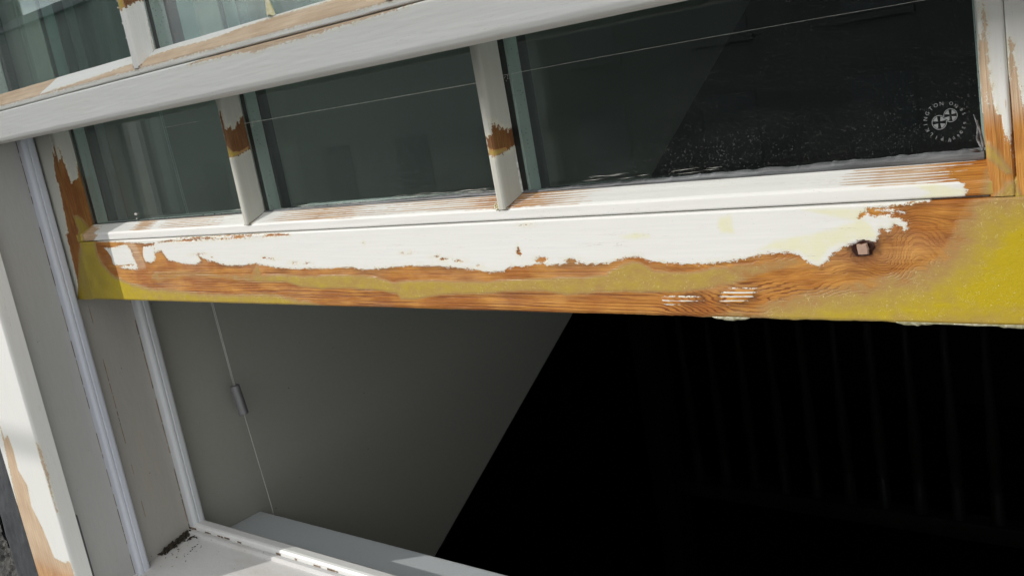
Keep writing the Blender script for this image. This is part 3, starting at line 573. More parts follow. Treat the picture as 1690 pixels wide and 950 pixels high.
# pulley stiles, outer and inner runs have slightly different paint
mb = MB(); mb.box(XJ - .02, XJ, .4315, .4835, -.60, .52); mb.box(XJ - .02, XJ + .0004, .5005, .572, -.60, .52, mi=1)
mb.build('pulley_stile', [M['jamb_out'], M['jamb']], frame)
mb = MB(); mb.box(XR, XR + .02, .4315, .572, -.60, .52); mb.build('pulley_stile', M['jamb_out'], frame)
# parting beads: rounded strip with a shallow groove in its front
def bead(x0, x1, y0, y1, z0, z1, side, name='parting_bead', mat='bead'):
    w = x1 - x0; d = y1 - y0; r = min(w, d) * .28
    pr = []
    if side > 0:   # projects towards +x
        pr = [(x0, y0), (x1 - r * 1.6, y0)]
        pr += [(x1 - r + r * math.sin(a), y0 + r - r * math.cos(a)) for a in (0.2, .6, 1.0, 1.4)]
        ym = y0 + d * .42
        pr += [(x1, ym - .0012), (x1 - .0007, ym - .0004), (x1 - .0007, ym + .0004), (x1 + .0001, ym + .0012)]
        pr += [(x1, y1 - r)] + [(x1 - r + r * math.cos(a), y1 - r + r * math.sin(a)) for a in (.4, .8, 1.2, 1.57)] + [(x0, y1)]
    else:
        pr = [(x1 - (x - x0), y) for x, y in pr]
        pr = [(x1, y0), (x0 + r, y0), (x0, y0 + r), (x0, y1 - r), (x0 + r, y1), (x1, y1)]
    n = len(pr); V = [(x, y, z) for z in (z0, z1) for x, y in pr]
    F = [(i, (i + 1) % n, n + (i + 1) % n, n + i) for i in range(n)]
    m = MB(); m.add(V, F)
    for zz, k in ((z0, 0), (z1, n)):
        cx = sum(p[0] for p in pr) / n; cy = sum(p[1] for p in pr) / n
        m.add([(x, y, zz) for x, y in pr] + [(cx, cy, zz)], [(i, (i + 1) % n, n, n) for i in range(n)])
    return m.build(name, M[mat], frame)
bead(XJ - .002, XJ + .0115, .4825, .4975, -.4935, .52, 1)
bead(XR - .0085, XR + .002, .4825, .4975, -.4935, .52, -1)
bead(XJ - .004, XJ + .0125, .5625, .5795, -.470, .52, 1, 'staff_bead', 'staff')
bead(XR - .0125, XR + .004, .5625, .5795, -.470, .52, -1, 'staff_bead', 'staff')
# dirt lines where beads meet the stile
mb = MB()
for (y, w, x, z0, z1) in ((.5118, .0006, XJ + .0006, -.49, -.17), (.4822, .0006, XJ + .0004, -.493, .5), (.5612, .0009, XJ + .0007, -.475, .5), (.4318, .0009, XJ + .0005, -.5, .5)):
    z = z0; random.seed(int(y * 10000))
    while z < z1:
        l = random.uniform(.004, .03)
        if random.random() < .72: mb.box(x - .001, x + .0002, y - w * random.uniform(.2, .5), y + w * random.uniform(.2, .5), z, z + l)
        z += l + random.uniform(.0005, .004)
mb.build('paint_crack', M['crack'], frame)
mb = MB(); random.seed(77); x = XJ + .002
while x < -.62:
    l = random.uniform(.002, .014)
    if random.random() < .35: mb.box(x, x + l, .5622, .5632, -.4716 + random.uniform(0, .0004), -.4702 + random.uniform(0, .0008))
    x += l + random.uniform(.0005, .006)
mb.build('paint_crack', M['crack'], frame)
# weather strip slot at the foot of the left stile
mb = MB(); mb.box(XJ - .001, XJ + .0022, .4325, .4365, -.60, -.394, bev=.0008); mb.build('weather_strip', M['strip'], frame)
# sloping sill
def prism_x(pts, x0, x1, mat, name, parent, round_=0):
    n = len(pts); V = [(x, y, z) for x in (x0, x1) for y, z in pts]
    F = [(i, (i + 1) % n, n + (i + 1) % n, n + i) for i in range(n)]
    m = MB(); m.add(V, F); cy = sum(p[0] for p in pts) / n; cz = sum(p[1] for p in pts) / n
    for xx in (x0, x1): m.add([(xx, y, z) for y, z in pts] + [(xx, cy, cz)], [(i, (i + 1) % n, n, n) for i in range(n)])
    return m.build(name, mat, parent)
prism_x([(.36, -.518), (.5625, -.4745), (.5625, -.56), (.36, -.56)], -1.1075 - .02, -.067, M['sill'], 'sill', frame)
# raised step line on the sill (outer slope starts lower)
prism_x([(.5555, -.4765), (.556, -.4725), (.5572, -.4715), (.5605, -.4712), (.5625, -.4725), (.5625, -.478)], -1.1073, -.0872, M['sill'], 'sill_fillet', frame)
prism_x([(.5627, -.480), (.5627, -.4675), (.564, -.4655), (.5665, -.4645), (.575, -.4645), (.5785, -.4665), (.5795, -.470), (.5795, -.505)], -1.1073, -.0872, M['stop'], 'bottom_bead', frame)
# head and its lining, out of frame above
mb = MB(); mb.box(-1.12, -.07, .4315, .58, .50, .54); mb.build('frame_head', M['jamb_out'], frame)

# ================================================================== sashes
def bar_core(mb, xc, y0, y1, z0, z1):
    pbox(mb, xc - .0030, xc + .0030, y0, y1, z0, z1)
def sash(sx, label, yo, zb, zt, rail_lo, xs, barx, f_l, f_r, bar_fields, rail_builder, thick):
    pass
XBARS = (-.7465, -.4495)

# ---- lower sash
low = empty('lower_sash', 'lower sash with stripped orange wood and yellow resin repairs along its bottom rail', 'sash', (-.6, .52, -.16))
random.seed(3)
NICKS = [(T['nicks'][k][0], T['nicks'][k][1], r[0], r[1]) for k, r in enumerate(NICK_R)]
mb = MB()
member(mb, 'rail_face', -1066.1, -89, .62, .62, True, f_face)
mb.box(-.1312, -.0896, .5003, .506, -.0975, -.0945, attrs=dict(PA, resin=.62))
member(mb, 'rail_bead', -1066, -130, .8, .55, True, f_rail_bead)
pbox(mb, -1.066, -.0895, .505, .548, -.160, -.0872)
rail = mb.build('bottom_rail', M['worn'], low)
# knot: dark pit with a loose pale core
kx, kz = KX / 1000, (-160.5 + (KS - (28 + 3.06 + 1.8)) + 2.1) / 1000
m = MB(); R_ = 9.6e-3; ring = []
n = 28; V = []; F = []
prof_k = [(1.05, -.0002), (.95, -.0006), (.80, -.0005), (.62, -.0003), (0.02, -.0003)]
for i, (rr, dy) in enumerate(prof_k):
    for k in range(n):
        a = 2 * math.pi * k / n; w = .93 + .09 * math.sin(2 * a + 1) + .07 * math.sin(5 * a) + .05 * math.sin(9 * a + 2)
        V.append((kx + R_ * .62 * rr * w * math.cos(a), .5 + dy , kz + R_ * .50 * rr * w * math.sin(a)))
for i in range(len(prof_k) - 1):
    for k in range(n): F.append((i * n + k, i * n + (k + 1) % n, (i + 1) * n + (k + 1) % n, (i + 1) * n + k))
m.add(V, F, None, True); knot = m.build('knot', M['hole'], low)
m = MB(); q = [(-.0032, .0026), (-.0018, .0028), (-.0004, .0026), (.0012, .0030), (.0026, .0032), (.0029, .0014), (.0033, .0001), (.0031, -.0014), (.0030, -.0028), (.0012, -.0030), (-.0006, -.0031), (-.0026, -.0030), (-.0028, -.0012), (-.0031, .0006)]
V = [(kx + .0004 + a * s_, .4980 if s_ < 1 else .4992, kz - .0004 + b * s_) for s_ in (1, .86) for a, b in q]; nq = len(q)
V.append((kx + .0003, .4979, kz)); F = [(i, (i + 1) % nq, nq + (i + 1) % nq, nq + i) for i in range(nq)] + [(nq + i, nq + (i + 1) % nq, 2 * nq, 2 * nq) for i in range(nq)]
m.add(V, F); m.build('knot_core', M['core'], knot)
# hardened resin runs hanging under the rail
def drip_run(x0, x1, z, hgt, parent, seed):
    random.seed(seed); n = 44; V = []; F = []
    for i in range(n + 1):
        k = i / n; x = x0 + (x1 - x0) * k
        e = math.sin(math.pi * min(1, max(0, k))) ** .4
        hh = hgt * e * (.55 + .45 * float(vnoise(k * 9, seed, 3))) + .0002
        for yy, zz in ((.4995, z), (.4988, z - hh * .5), (.4996, z - hh), (.503, z - hh), (.5045, z - hh * .4), (.505, z)): V.append((x, yy, zz))
    for i in range(n):
        for j in range(5): F.append((i * 6 + j, i * 6 + j + 1, (i + 1) * 6 + j + 1, (i + 1) * 6 + j))
    m = MB(); m.add(V, F, None, True); return m.build('resin_run', M['resin_edge'], parent)
for k_, (a_, b_) in enumerate(((0, 1), (2, 5), (2, 3), (4, 5))): drip_run(T['runs'][a_][0] / 1000, T['runs'][b_][0] / 1000, -.1592, (.0024, .0012, .0022, .0022)[k_], low, k_ + 1)

# stiles
def f_foot(Tm, Sm):
    ar = resample(P['stile_left_foot'], .5); X = np.interp(Sm, ar[:, 2], ar[:, 0])
    d = f_face(X, Tm + 191.3); d.pop('dz'); q = f_stile_l(Tm, Sm)
    d['paint'] = q['paint']; d['grain'] = q['grain']; d['tone'] = q['tone']; d['resin'] = np.maximum(d['resin'], q['resin']); d['ring'] = .3 + 0 * Tm; d['stain_shade'] = q['stain_shade']
    return d
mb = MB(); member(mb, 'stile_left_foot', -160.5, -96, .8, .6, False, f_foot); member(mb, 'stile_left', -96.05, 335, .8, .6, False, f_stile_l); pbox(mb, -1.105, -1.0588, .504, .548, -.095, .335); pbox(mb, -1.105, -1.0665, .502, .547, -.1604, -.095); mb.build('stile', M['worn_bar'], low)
mb = MB(); member(mb, 'stile_right', -96, 335, .8, .6, False, f_stile_r); pbox(mb, -.1412, -.0895, .504, .548, -.095, .335); mb.build('stile', M['worn'], low)
mb = MB(); pbox(mb, -1.06, -.14, .500, .548, .300, .335, bev=.002); mb.build('top_rail', M['worn'], low)
for xc, fb in zip(XBARS, (f_bar(('b1_bare',), ('b1_res',), .80), f_bar(('b2_bare',), ('b2_res',), .92))):
    mb = MB(); member(mb, 'bar', -88, 302, .7, .5, False, fb, off=(xc * 1000, 0))
    pbox(mb, xc - .0035, xc + .0035, .5145, .534, -.086, .302); pbox(mb, xc - .0040, xc + .0040, .5335, .547, -.086, .302)
    mb.build('glazing_bar', M['worn_bar'], low)

def text_mesh(txt, size):
    cu = bpy.data.curves.new('lettering', 'FONT'); cu.body = txt; cu.size = size; cu.align_x = 'CENTER'; cu.extrude = .00002; cu.resolution_u = 3
    ob = bpy.data.objects.new('lettering', cu); COL.objects.link(ob)
    dg = bpy.context.evaluated_depsgraph_get(); me = ob.evaluated_get(dg).to_mesh()
    V = [tuple(v.co) for v in me.vertices]; F = [tuple(p.vertices) for p in me.polygons]
    ob.evaluated_get(dg).to_mesh_clear(); bpy.data.objects.remove(ob); bpy.data.curves.remove(cu)
    return V, F
def etched_mark(cx, cz, y, R_, parent):
    """round etched glass mark: letters round a ring, a disc crossed by its reflection"""
    V = []; F = []
    def put(v, f, fn):
        b = len(V); V.extend(fn(p) for p in v); F.extend(tuple(i + b for i in q) for q in f)
    def arc_text(s, a0, step, r, size, flip=False):
        for i, ch in enumerate(s):
            if ch == ' ': continue
            a = math.radians(a0 - step * i); v, f = text_mesh(ch, size)
            rot = a - math.pi / 2
            if flip: rot += math.pi
            c, s_ = math.cos(rot), math.sin(rot); ox, oz = r * math.cos(a), r * math.sin(a)
            put(v, f, lambda p: (cx + ox + p[0] * c - p[1] * s_, y - .00003 - p[2], cz + oz + p[0] * s_ + p[1] * c))
    arc_text('PILKINGTON', 262, 19.0, R_ * .86, R_ * .30)
    arc_text('ON', 62, 16, R_ * .95, R_ * .26)
    arc_text('BS 6206 A', 28, 13, R_ * 1.05, R_ * .24)
    arc_text('17', -62, 14, R_ * .98, R_ * .28)
    arc_text('T 17', -40, 13, R_ * 1.02, R_ * .22)
    def disc(dx, dz, r):
        n = 32; v = [(0, 0)] ; ring = [(r * math.cos(2 * math.pi * i / n), r * math.sin(2 * math.pi * i / n)) for i in range(n)]
        r2_ = [(x * .90, z * .90) for x, z in ring]
        put([(a, b) for a, b in ring + r2_], [(i, (i + 1) % n, n + (i + 1) % n, n + i) for i in range(n)], lambda p: (cx + dx + p[0], y - .00004, cz + dz + p[1]))
        # four petals leave a dark cross between them
        for k in range(4):
            a0 = math.radians(90 * k + 10 + 8); pts = []
            for i in range(9):
                t = math.radians(90 * k + 16 + 58 * i / 8 ) ; pts.append((r * .82 * math.cos(t), r * .82 * math.sin(t)))
            tm = math.radians(90 * k + 45); pts.append((r * .20 * math.cos(tm), r * .20 * math.sin(tm)))
            put(pts, [tuple(range(len(pts)))], lambda p: (cx + dx + p[0], y - .00004, cz + dz + p[1]))
    disc(-R_ * .22, -R_ * .05, R_ * .40); disc(R_ * .40, R_ * .28, R_ * .37)  # second disc is the mark's reflection in the inner sheet, built as shape
    me = bpy.data.meshes.new('maker_mark'); me.from_pydata(V, [], F); me.update()
    return link('maker_mark', me, M['etch'], parent)

def tape_ring(mb, x0, x1, z0, z1, w, y0, y1):
    mb.box(x0, x0 + w, y0, y1, z0, z1); mb.box(x1 - w * .72, x1, y0, y1, z0, z1); mb.box(x0 + w, x1 - w, y0, y1, z0, z0 + w * .45); mb.box(x0 + w, x1 - w, y0, y1, z1 - w, z1)
def pane(x0, x1, z0, z1, yf, parent, pale_line=None, mark=False, seal=.0015):
    """sealed double glazing unit: two sheets, a metal spacer between them"""
    m = MB(); m.box(x0, x1, yf, yf + .003, z0, z1); p = m.build('pane', M['glass'], parent)
    m = MB(); m.box(x0, x1, yf + .0146, yf + .0176, z0, z1); m.build('inner_sheet', M['glass_in'], p)
    m = MB(); tape_ring(m, x0 + .0002, x1 - .0002, z0 + .0002, z1 - .0002, .0072, yf + .0034, yf + .0145); m.build('spacer', M['spacer'], p)
    m = MB(); tape_ring(m, x0 + .0003, x1 - .0003, z0 + .0003, z1 - .0003, .0050, yf + .00305, yf + .00335); 
    tape_ring(m, x0 + .0003, x1 - .0003, z0 + .0003, z1 - .0003, .0045, yf + .0177, yf + .0275); m.build('edge_seal', M['butyl'], p)
    return p
ZG0, ZG1 = -.0845, .302
edges = [(-1.0555, XBARS[0] - .0038), (XBARS[0] + .0038, XBARS[1] - .0038), (XBARS[1] + .0038, -.1438)]
panes = []
for i, (a, b) in enumerate(edges):
    panes.append(pane(a, b, ZG0 + .0005, ZG1, .5156, low))
# sealant fillets along the foot of each pane
def fillet(x0, x1, y, z, hs, parent, seed, mat='sealant', dep=.0012):
    n = int((x1 - x0) / .0012); V = []; F = []
    for i in range(n + 1):
        x = x0 + (x1 - x0) * i / n; k = i / n; h = np.interp(k, [q[0] for q in hs], [q[1] for q in hs])
        h = h * (.80 + .4 * float(fbm(np.array(x * 160), np.array(seed), seed))) + (.0006 if random.random() < .04 else 0)
        for yy, zz in ((y, z), (y - dep, z + .0003), (y - dep * .9, z + h * .6), (y - .0002, z + h), (y + .0002, z + h)): V.append((x, yy, zz))
    for i in range(n):
        for j in range(4): F.append((i * 5 + j, i * 5 + j + 1, (i + 1) * 5 + j + 1, (i + 1) * 5 + j))
    m = MB(); m.add(V, F, None, True); return m.build('sealant_bead', M[mat], parent)
fillet(-1.052, -.7535, .5154, -.0806, [(0, .0008), (1, .0016)], low, 1, 'butyl')
fillet(-.7395, -.4565, .5154, -.0806, [(0, .0014), (1, .0030)], low, 2)
fillet(-.4425, -.1475, .5154, -.0806, [(0, .0016), (.3, .0030), (1, .0058)], low, 3)
# crumpled sealant in the right hand corner
m = MB()
m.tube([(-.1480, .5148, -.0755), (-.1500, .5142, -.070), (-.1492, .5140, -.064), (-.1510, .5146, -.058)], [.0009, .0008, .0006, .0002], 6)
m.tube([(-.1475, .5146, -.0745), (-.1482, .5138, -.067), (-.1496, .5143, -.061)], [.0008, .0007, .0003], 6)
m.tube([(-.1545, .5148, -.0748), (-.1525, .5138, -.0752), (-.1500, .5140, -.0760)], [.0004, .0009, .0005], 6)
m.build('sealant_crumb', M['sealant'], low)
# loose white sealant lip beside the second glazing bar
m = MB(); m.tube([(XBARS[1] + .0068, .5146, z) for z in (-.0795, -.070, -.060, -.052)], [.0011, .0009, .0007, .0002], 6); m.build('sealant_lip', M['smear'], low)
# white smear of filler at the foot of panes
def crumbs(spots, parent, mat='smear', name='filler_crumb'):
    m = MB()
    for x, y, z, r in spots:
        k = random.random() * 6; m.tube([(x - r * .6, y, z), (x, y - r * .3, z + r * .5 * math.sin(k)), (x + r * .7, y, z + r * .2)], [r * .3, r * .55, r * .2], 6)
    return meta(m.build(name, M[mat], parent), kind='stuff')
random.seed(11)
crumbs([(-.9565, .5150, -.0735, .0028), (-.957, .5145, -.0775, .0015), (-.925, .515, -.0785, .001)], low)
crumbs([(-.4515 + random.uniform(-.008, .010), .4995 + random.uniform(0, .004), -.0868 + random.uniform(-.001, .001), random.uniform(.0007, .0018)) for _ in range(16)] +
       [(-.4570 + random.uniform(-.003, .002), .503 + random.uniform(0, .006), -.0845, random.uniform(.0007, .0016)) for _ in range(8)], low, 'drip')
crumbs([(-.7465 + random.uniform(-.006, .007), .5000 + random.uniform(0, .002), -.0872, random.uniform(.0004, .0010)) for _ in range(8)], low, 'drip')
def streaks(x0, x1, z0, z1, n, seed, parent):
    random.seed(seed); m = MB()
    for _ in range(n):
        x = x0 + (x1 - x0) * random.random() ** .7; l = random.uniform(.003, .020); z = random.uniform(z0, z1); d = random.uniform(-.0004, .0008); r = random.uniform(.00005, .00018)
        m.tube([(x, .5154, z), (x + l * .5, .5153, z + d * .3), (x + l, .5154, z + d)], [r * .3, r, r * .2], 4)
    return meta(m.build('putty_scratches', M['smear'], parent), kind='stuff')
streaks(-.58, -.475, -.0788, -.0752, 60, 1, low); streaks(-.73, -.60, -.0790, -.0770, 24, 2, low); streaks(-.40, -.30, -.0775, -.0730, 14, 3, low); streaks(-.80, -.77, -.0785, -.0760, 8, 4, low)
# thin pale lines running across the panes
def pale_line(x0, x1, y, z, parent, sag=0.0, r=.00028):
    m = MB(); n = 30
    m.tube([(x0 + (x1 - x0) * i / n, y, z + sag * math.sin(math.pi * i / n) + random.uniform(-.00005, .00005)) for i in range(n + 1)], r, 5)
    return m.build('pane_line', M['smear'], parent)
pale_line(edges[1][0] + .003, edges[1][1], .5152, -.0030, panes[1], 0, .00028)
pale_line(edges[2][0] + .003, edges[2][1], .5152, -.0010, panes[2], .0006, .00013)
pale_line(edges[0][0] + .19, edges[0][1] - .060, .5152, .0060, panes[0], 0, .00018) 
m = MB(); random.seed(5)  # pale specks beside the bars, near the height of the lines
for bx in (edges[1][0], edges[2][0]):
    for _ in range(14):
        x = bx + random.choice((.004, .004, .012)) + random.uniform(-.002, .005); z = -.0035 + random.uniform(-.003, .0018); r = random.uniform(.0001, .0004)
        m.tube([(x, .5153, z - r * 1.5), (x + r * .3, .5150, z), (x, .5153, z + r * 1.5)], [r * .3, r, r * .3], 5)
meta(m.build('pale_specks', M['smear'], low), kind='stuff')
etched_mark(-.1655, -.0600, .5154, .0090, panes[2])

for xc in XBARS:
    m = MB(); m.tube([(xc + .0034, .4994, -.0874), (xc + .0050, .507, -.0843), (xc + .0068, .5146, -.0809)], [.0007, .0006, .0005], 6)
    m.tube([(xc - .0045, .4996, -.0880), (xc, .4990, -.0879), (xc + .0045, .4997, -.0879)], [.0003, .0005, .0003], 6); m.build('joint_crack', M['crack'], low)
# ---- upper sash, nearer the street, hanging in front of the lower one
up = empty('upper_sash', 'upper sash in shade, its smooth grey white meeting rail crossing the top', 'sash', (-.6, .45, .02))
mb = MB()
member(mb, 'upper_face', -1105.5, -89, 1.0, .8, True, f_upper_face)
member(mb, 'upper_bead', -1066, -130, .8, .5, True, f_upper_bead)
pbox(mb, -1.105, -.0895, .438, .4785, .0208, .0562)
mb.build('meeting_rail', M['worn'], up)
OY = -67.0
for nm in ('stile_left', 'stile_right'):
    P[nm + '_u'] = P[nm]
mb = MB(); member(mb, 'stile_left', 50, 470, 1.2, 1.0, False, f_plain, off=(0, OY)); pbox(mb, -1.105, -1.0588, .437, .4785, .05, .47); mb.build('stile', M['worn'], up)
mb = MB(); member(mb, 'stile_right', 50, 470, 1.2, 1.0, False, f_plain, off=(0, OY)); pbox(mb, -.1412, -.0895, .437, .4785, .05, .47); mb.build('stile', M['worn'], up)
mb = MB(); pbox(mb, -1.06, -.14, .433, .4785, .44, .47, bev=.002); mb.build('top_rail', M['worn'], up)
for i, xc in enumerate(XBARS):
    fb = f_bar(('ub_bare',), ('ub_res',), .75) if i == 0 else f_plain
    mb = MB(); member(mb, 'bar', 54, 442, .7, .5, False, fb, off=(xc * 1000, OY))
    pbox(mb, xc - .0035, xc + .0035, .4475, .467, .056, .442); pbox(mb, xc - .0040, xc + .0040, .4665, .478, .056, .442)
    mb.build('glazing_bar', M['worn'], up)
upanes = []
for i, (a, b) in enumerate(edges): upanes.append(pane(a, b, .0590, .442, .4483, up))
# pale lump of set resin stuck to the glass
m = MB(); V = []; F = []; n = 12; px_, pz_ = -.583, .0665
rings = [(0, .0046), (.003, .0040), (.008, .0030), (.014, .0014), (.019, .0004)]
for h, w in rings:
    for k in range(n):
        a = 2 * math.pi * k / n; V.append((px_ + w * math.cos(a) * (1 + .1 * math.sin(5 * a)) - h * .08, .4476 + min(0, w * .5 * math.sin(a)), pz_ + h + .0008 * math.sin(3 * a + h * 500)))
for i in range(len(rings) - 1):
    for k in range(n): F.append((i * n + k, i * n + (k + 1) % n, (i + 1) * n + (k + 1) % n, (i + 1) * n + k))
m.add(V, F, None, True); m.build('resin_lump', M['drip'], up)
# white chewed filler edge behind the upper glazing bar
m = MB(); m.tube([(XBARS[0] + .0068, .4476, z) for z in (.0655, .072, .082, .090)], [.0012, .0010, .0009, .0003], 6); m.build('sealant_lip', M['smear'], up)
random.seed(21)
crumbs([(-.7465 + random.uniform(-.010, .010), .4335 + random.uniform(0, .003), .0552 + random.uniform(-.0006, .001), random.uniform(.0005, .0012)) for _ in range(12)], up, 'core')

m = MB(); m.tube([(XBARS[0] + .0034, .4324, .0546), (XBARS[0] + .0050, .440, .0588), (XBARS[0] + .0068, .4472, .0652)], [.0006, .0005, .0005], 6); m.build('joint_crack', M['crack'], up)
crumbs([(XBARS[0] - .0035 + random.uniform(-.0012, .001), .4325 + random.uniform(0, .004), random.uniform(.078, .110), random.uniform(.0006, .0018)) for _ in range(22)], up, 'smear')
# ================================================================== reveal, window board, cord
mb = MB()
poly = [(.5797, -.96), (.5797, .95), (3.66, .95), (.60, -.918)]
poly = [(.5797, -.930), (.5797, .95), (3.683, .95)]
V = [(x, y, z) for x in (-1.120, -1.135) for y, z in poly]; 
mb.add(V, [(0, 1, 2, 2), (3, 5, 4, 4), (0, 3, 4, 1), (1, 4, 5, 2), (2, 5, 3, 0)])
meta(mb.build('reveal_wall', M['cheek']), 'grey painted triangular reveal wall inside the window, its raking edge ending in darkness', 'wall')
mb = MB()
V = [(x, y, z) for x in (-.074, -.059) for y, z in poly]; mb.add(V, [(0, 1, 2, 2), (3, 5, 4, 4), (0, 3, 4, 1), (1, 4, 5, 2), (2, 5, 3, 0)])
meta(mb.build('reveal_wall', M['cheek']), 'reveal wall on the far right inside of the window, out of the photo', 'wall')
mb = MB(); mb.box(-1.1195, -.0745, .5795, .6685, -.520, -.500, bev=.002)
meta(mb.build('window_board', M['board']), 'blue grey painted window board lying inside behind the sill bead', 'window board')

cordt = empty('blind_cord', 'thin white blind cord with a small grey metal barrel hanging inside the opening', 'blind cord', (-1.088, .66, -.50))
def strand(pts, r, parent):
    m = MB(); m.tube(pts, r, 6); return m.build('cord', M['string'], parent)
def lerp(a, b, n=10): return [tuple(a[k] + (b[k] - a[k]) * i / n for k in range(3)) for i in range(n + 1)]
strand(lerp((-1.0995, .6400, .45), (-1.0912, .6574, -.319)), .00052, cordt)
strand(lerp((-1.0965, .6415, .45), (-1.0895, .6580, -.319)), .00052, cordt)
strand(lerp((-1.0895, .6610, -.357), (-1.0862, .6665, -.490)) + [(-1.0866, .6670, -.4995)], .00045, cordt)
m = MB(); a = Vector((-1.0905, .6577, -.3185)); b = Vector((-1.0897, .6612, -.3580)); ax = (b - a).normalized()
m.tube([a + ax * .004, a + ax * .0006, a + ax * .0001, a, a + ax * .0001, a + ax * .0005, a + ax * .0010, a + ax * .0016, b - ax * .0016, b - ax * .0010, b - ax * .0005, b - ax * .0001, b, b - ax * .0005, b - ax * .004], [.0036, .0037, .0039, .0046, .0056, .0061, .0062, .0062, .0062, .0062, .0061, .0056, .0046, .0038, .0036], 28, cap=True)
m.build('barrel', M['metal'], cordt)

# ================================================================== dark room
def sbox(name, b, mat, label=None, cat=None, kind=None):
    m = MB(); m.box(*b); return meta(m.build(name, M[mat]), label, cat, None, kind)
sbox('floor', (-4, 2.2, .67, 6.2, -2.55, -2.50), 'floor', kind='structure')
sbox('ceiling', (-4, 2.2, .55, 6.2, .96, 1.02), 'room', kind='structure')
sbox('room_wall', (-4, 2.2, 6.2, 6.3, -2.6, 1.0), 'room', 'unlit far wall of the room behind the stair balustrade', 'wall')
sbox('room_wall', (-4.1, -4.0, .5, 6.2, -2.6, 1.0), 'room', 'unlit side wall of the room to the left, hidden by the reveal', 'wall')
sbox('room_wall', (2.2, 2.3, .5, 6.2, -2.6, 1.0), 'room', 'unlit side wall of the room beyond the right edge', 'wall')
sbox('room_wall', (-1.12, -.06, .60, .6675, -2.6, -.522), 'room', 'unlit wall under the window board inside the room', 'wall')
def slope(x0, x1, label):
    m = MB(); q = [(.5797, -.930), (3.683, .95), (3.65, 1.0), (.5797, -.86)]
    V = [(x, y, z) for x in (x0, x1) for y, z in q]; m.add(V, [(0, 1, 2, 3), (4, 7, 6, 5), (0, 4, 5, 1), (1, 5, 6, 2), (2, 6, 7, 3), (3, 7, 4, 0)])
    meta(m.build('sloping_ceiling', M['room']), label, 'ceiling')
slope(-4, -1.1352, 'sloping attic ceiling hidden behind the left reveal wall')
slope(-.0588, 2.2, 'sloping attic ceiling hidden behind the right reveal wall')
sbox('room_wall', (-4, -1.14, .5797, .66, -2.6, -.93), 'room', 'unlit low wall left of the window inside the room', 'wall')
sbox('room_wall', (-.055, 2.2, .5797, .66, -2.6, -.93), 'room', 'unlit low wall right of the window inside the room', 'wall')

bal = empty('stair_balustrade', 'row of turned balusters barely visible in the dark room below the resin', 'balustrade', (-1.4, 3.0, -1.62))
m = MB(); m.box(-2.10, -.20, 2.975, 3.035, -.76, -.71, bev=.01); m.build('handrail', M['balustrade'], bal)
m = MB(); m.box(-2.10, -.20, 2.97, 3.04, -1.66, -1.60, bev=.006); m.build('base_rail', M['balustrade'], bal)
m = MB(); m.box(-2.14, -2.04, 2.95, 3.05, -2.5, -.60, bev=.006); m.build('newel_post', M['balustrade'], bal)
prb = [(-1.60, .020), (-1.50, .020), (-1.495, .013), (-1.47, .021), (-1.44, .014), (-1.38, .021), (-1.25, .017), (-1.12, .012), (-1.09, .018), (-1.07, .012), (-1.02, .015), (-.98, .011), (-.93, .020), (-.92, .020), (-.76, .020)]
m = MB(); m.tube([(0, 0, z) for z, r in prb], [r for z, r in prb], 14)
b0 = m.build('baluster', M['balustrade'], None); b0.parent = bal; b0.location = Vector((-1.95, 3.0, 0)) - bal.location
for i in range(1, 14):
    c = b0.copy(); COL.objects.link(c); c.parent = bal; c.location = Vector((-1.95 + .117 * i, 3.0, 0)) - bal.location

# ================================================================== outside wall and street
wall = empty('stone_wall', 'dark roughcast stone wall beside the frame at the lower left corner', 'wall', (-1.5, .45, -1))
xx = np.linspace(-1.72, -1.385, 160); zz = np.linspace(-.75, .6, 420); XX, ZZ = np.meshgrid(xx, zz, indexing='ij')
rel = (fbm(XX * 60, ZZ * 60, 2) - .5) * .020 + (fbm(XX * 220, ZZ * 220, 7) - .5) * .006
m = MB(); m.grid(XX, .452 + rel, ZZ); m.box(-4, -1.38, .47, .60, -6, 3); m.box(-1.381, -1.205, .455, .60, -6, 3)
m.box(.012, 3, .45, .60, -6, 3); m.box(-1.205, .012, .45, .60, -6, -.56); m.box(-1.205, .012, .45, .60, .54, 3)
m.build('roughcast', M['stone'], wall)
xs_ = np.linspace(-1.392, -1.203, 110); zs_ = np.linspace(-.75, .6, 500); XX, ZZ = np.meshgrid(xs_, zs_, indexing='ij')
m = MB(); m.grid(XX, .4470 + (fbm(XX * 40, ZZ * 25, 3) - .5) * .004 + .008 * sstep(-1.368, -1.390, XX), ZZ); m.build('mortar_strip', M['slate'], wall)
m = MB(); random.seed(4); z = -.49
while z < -.405:
    x = -1.2075 + random.uniform(-.001, .001); r = random.uniform(.0005, .0010); m.tube([(x, .444, z - r), (x, .4432, z), (x, .444, z + r)], [r * .4, r, r * .4], 6); z += random.uniform(.0022, .0034)
m.build('mortar_beads', M['smear'], wall)

# unseen board, added only to keep the sun off the upper sash
sbox('sun_blocker', (-4.3, -2.2, -1.83, -1.79, 1.238, 1.60), 'jamb_out', 'pale board added out of view above and behind the camera to shade the upper sash', 'sun blocker')
m = MB(); m.tube([(-9, -1.6, .795), (4, -1.6, .795)], .009, 10); meta(m.build('shade_cable', M['butyl']), 'black cable added out of view to cast a soft band of shade on the outer lining', 'cable')  # unseen cable, added for the soft shadow band it casts on the lining

ZGR = -6.2
m = MB(); m.box(-60, 60, -60, .44, ZGR - .2, ZGR); meta(m.build('ground', M['road']), kind='structure')
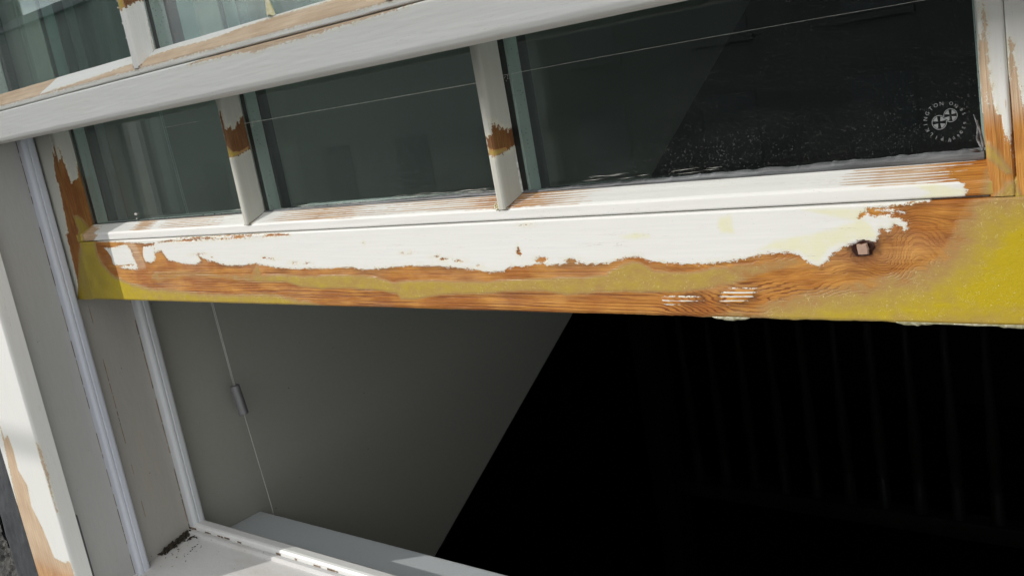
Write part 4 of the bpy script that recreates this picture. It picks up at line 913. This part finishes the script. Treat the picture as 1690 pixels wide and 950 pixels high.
# terrace across the street, seen only as faint reflections in the panes
def house(x0, w, eave, label):
    t = empty('house', label, 'house', (x0 + w / 2, -14, ZGR), 'terrace across the street')
    yb = -15.2 if eave > 3 else -22
    m = MB(); m.box(x0, x0 + w, yb, -14, ZGR, eave); m.build('wall', M['house_pale' if x0 < -18 else 'house'], t)
    m = MB(); q = [(yb - .3, eave + .002), (-13.7, eave + .002), ((yb - 14) / 2, eave + (.5 if eave > 3 else 1.3))]; V = [(x, y, z) for x in (x0 - .01, x0 + w + .01) for y, z in q]
    m.add(V, [(0, 1, 2, 2), (3, 5, 4, 4), (0, 3, 4, 1), (1, 4, 5, 2), (2, 5, 3, 0)]); m.build('roof', M['roof'], t)
    m = MB(); m.box(x0 + .4, x0 + 1.3, (yb - 14) / 2 - .4, (yb - 14) / 2 + .4, eave + .2, eave + 1.5); m.build('chimney', M['house'], t)
    for zc in (ZGR + 1.6, ZGR + 4.4, ZGR + 7.0):
        if zc + .9 > eave: continue
        for k in range(3):
            xc = x0 + w * (k + .5) / 3; m = MB(); m.box(xc - .5, xc + .5, -14.02, -13.985, zc - .85, zc + .85); wi = m.build('window', M['hwin_pale' if x0 < -18 else 'hwin'], t)
            m = MB(); m.box(xc - .58, xc + .58, -13.99, -13.94, zc - .95, zc - .86); m.build('sill', M['house_pale' if x0 < -18 else 'house'], wi)
labs = ['pale rendered house across the street, farthest left of the terrace', 'pale house across the street, second from the left end of the terrace', 'pale house across the street, third from the left end', 'pale house in the middle of the terrace opposite', 'pale house across the street right of the middle one', 'pale house across the street, second from the right end', 'pale house across the street at the right end of the terrace']
for i, lb in enumerate(labs): house(-50 + i * 7.6, 7.6, (3.6, 3.8, 3.9, 1.0, .9, 2.2, 2.4)[i], lb)

# ================================================================== debris in the sill corner
random.seed(9); m = MB()
def sz(y): return -.4745 + (y - .5625) * .2148
for _ in range(320):
    k = random.random(); y = .520 + k * .040 + random.gauss(0, .002); y = min(y, .561); x = XJ + .0015 + abs(random.gauss(0, .0045)) * (1.2 - abs(k - .6)); z = sz(y) + abs(random.gauss(0, .0016)); r = random.uniform(.0005, .0016)
    d = Vector((random.gauss(0, 1), random.gauss(0, 1), random.gauss(0, .5))).normalized() * r * 1.8; c = Vector((x, y, z + .0004))
    m.tube([c - d, c + Vector((0, 0, r * .4)), c + d], [r * .3, r, r * .3], 5)
for _ in range(26):
    x = XJ + random.uniform(.008, .055); y = random.uniform(.515, .552); r = random.uniform(.0002, .0007); c = Vector((x, y, sz(y) + r)); d = Vector((random.uniform(-1, 1), random.uniform(-1, 1), 0)) * r * 2.5
    m.tube([c - d, c, c + d], [r * .4, r, r * .4], 5)
for p in ([(.016, .548), (.020, .552), (.0255, .5545), (.030, .552)], [(.018, .545), (.017, .550), (.020, .556)]):
    m.tube([(XJ + a, b, sz(b) + .0012 + .001 * (i % 2)) for i, (a, b) in enumerate(p)], .0006, 5)
meta(m.build('dirt', M['dirt']), 'black crumbs of dirt and moss lying in the left corner of the sill', 'dirt', kind='stuff')
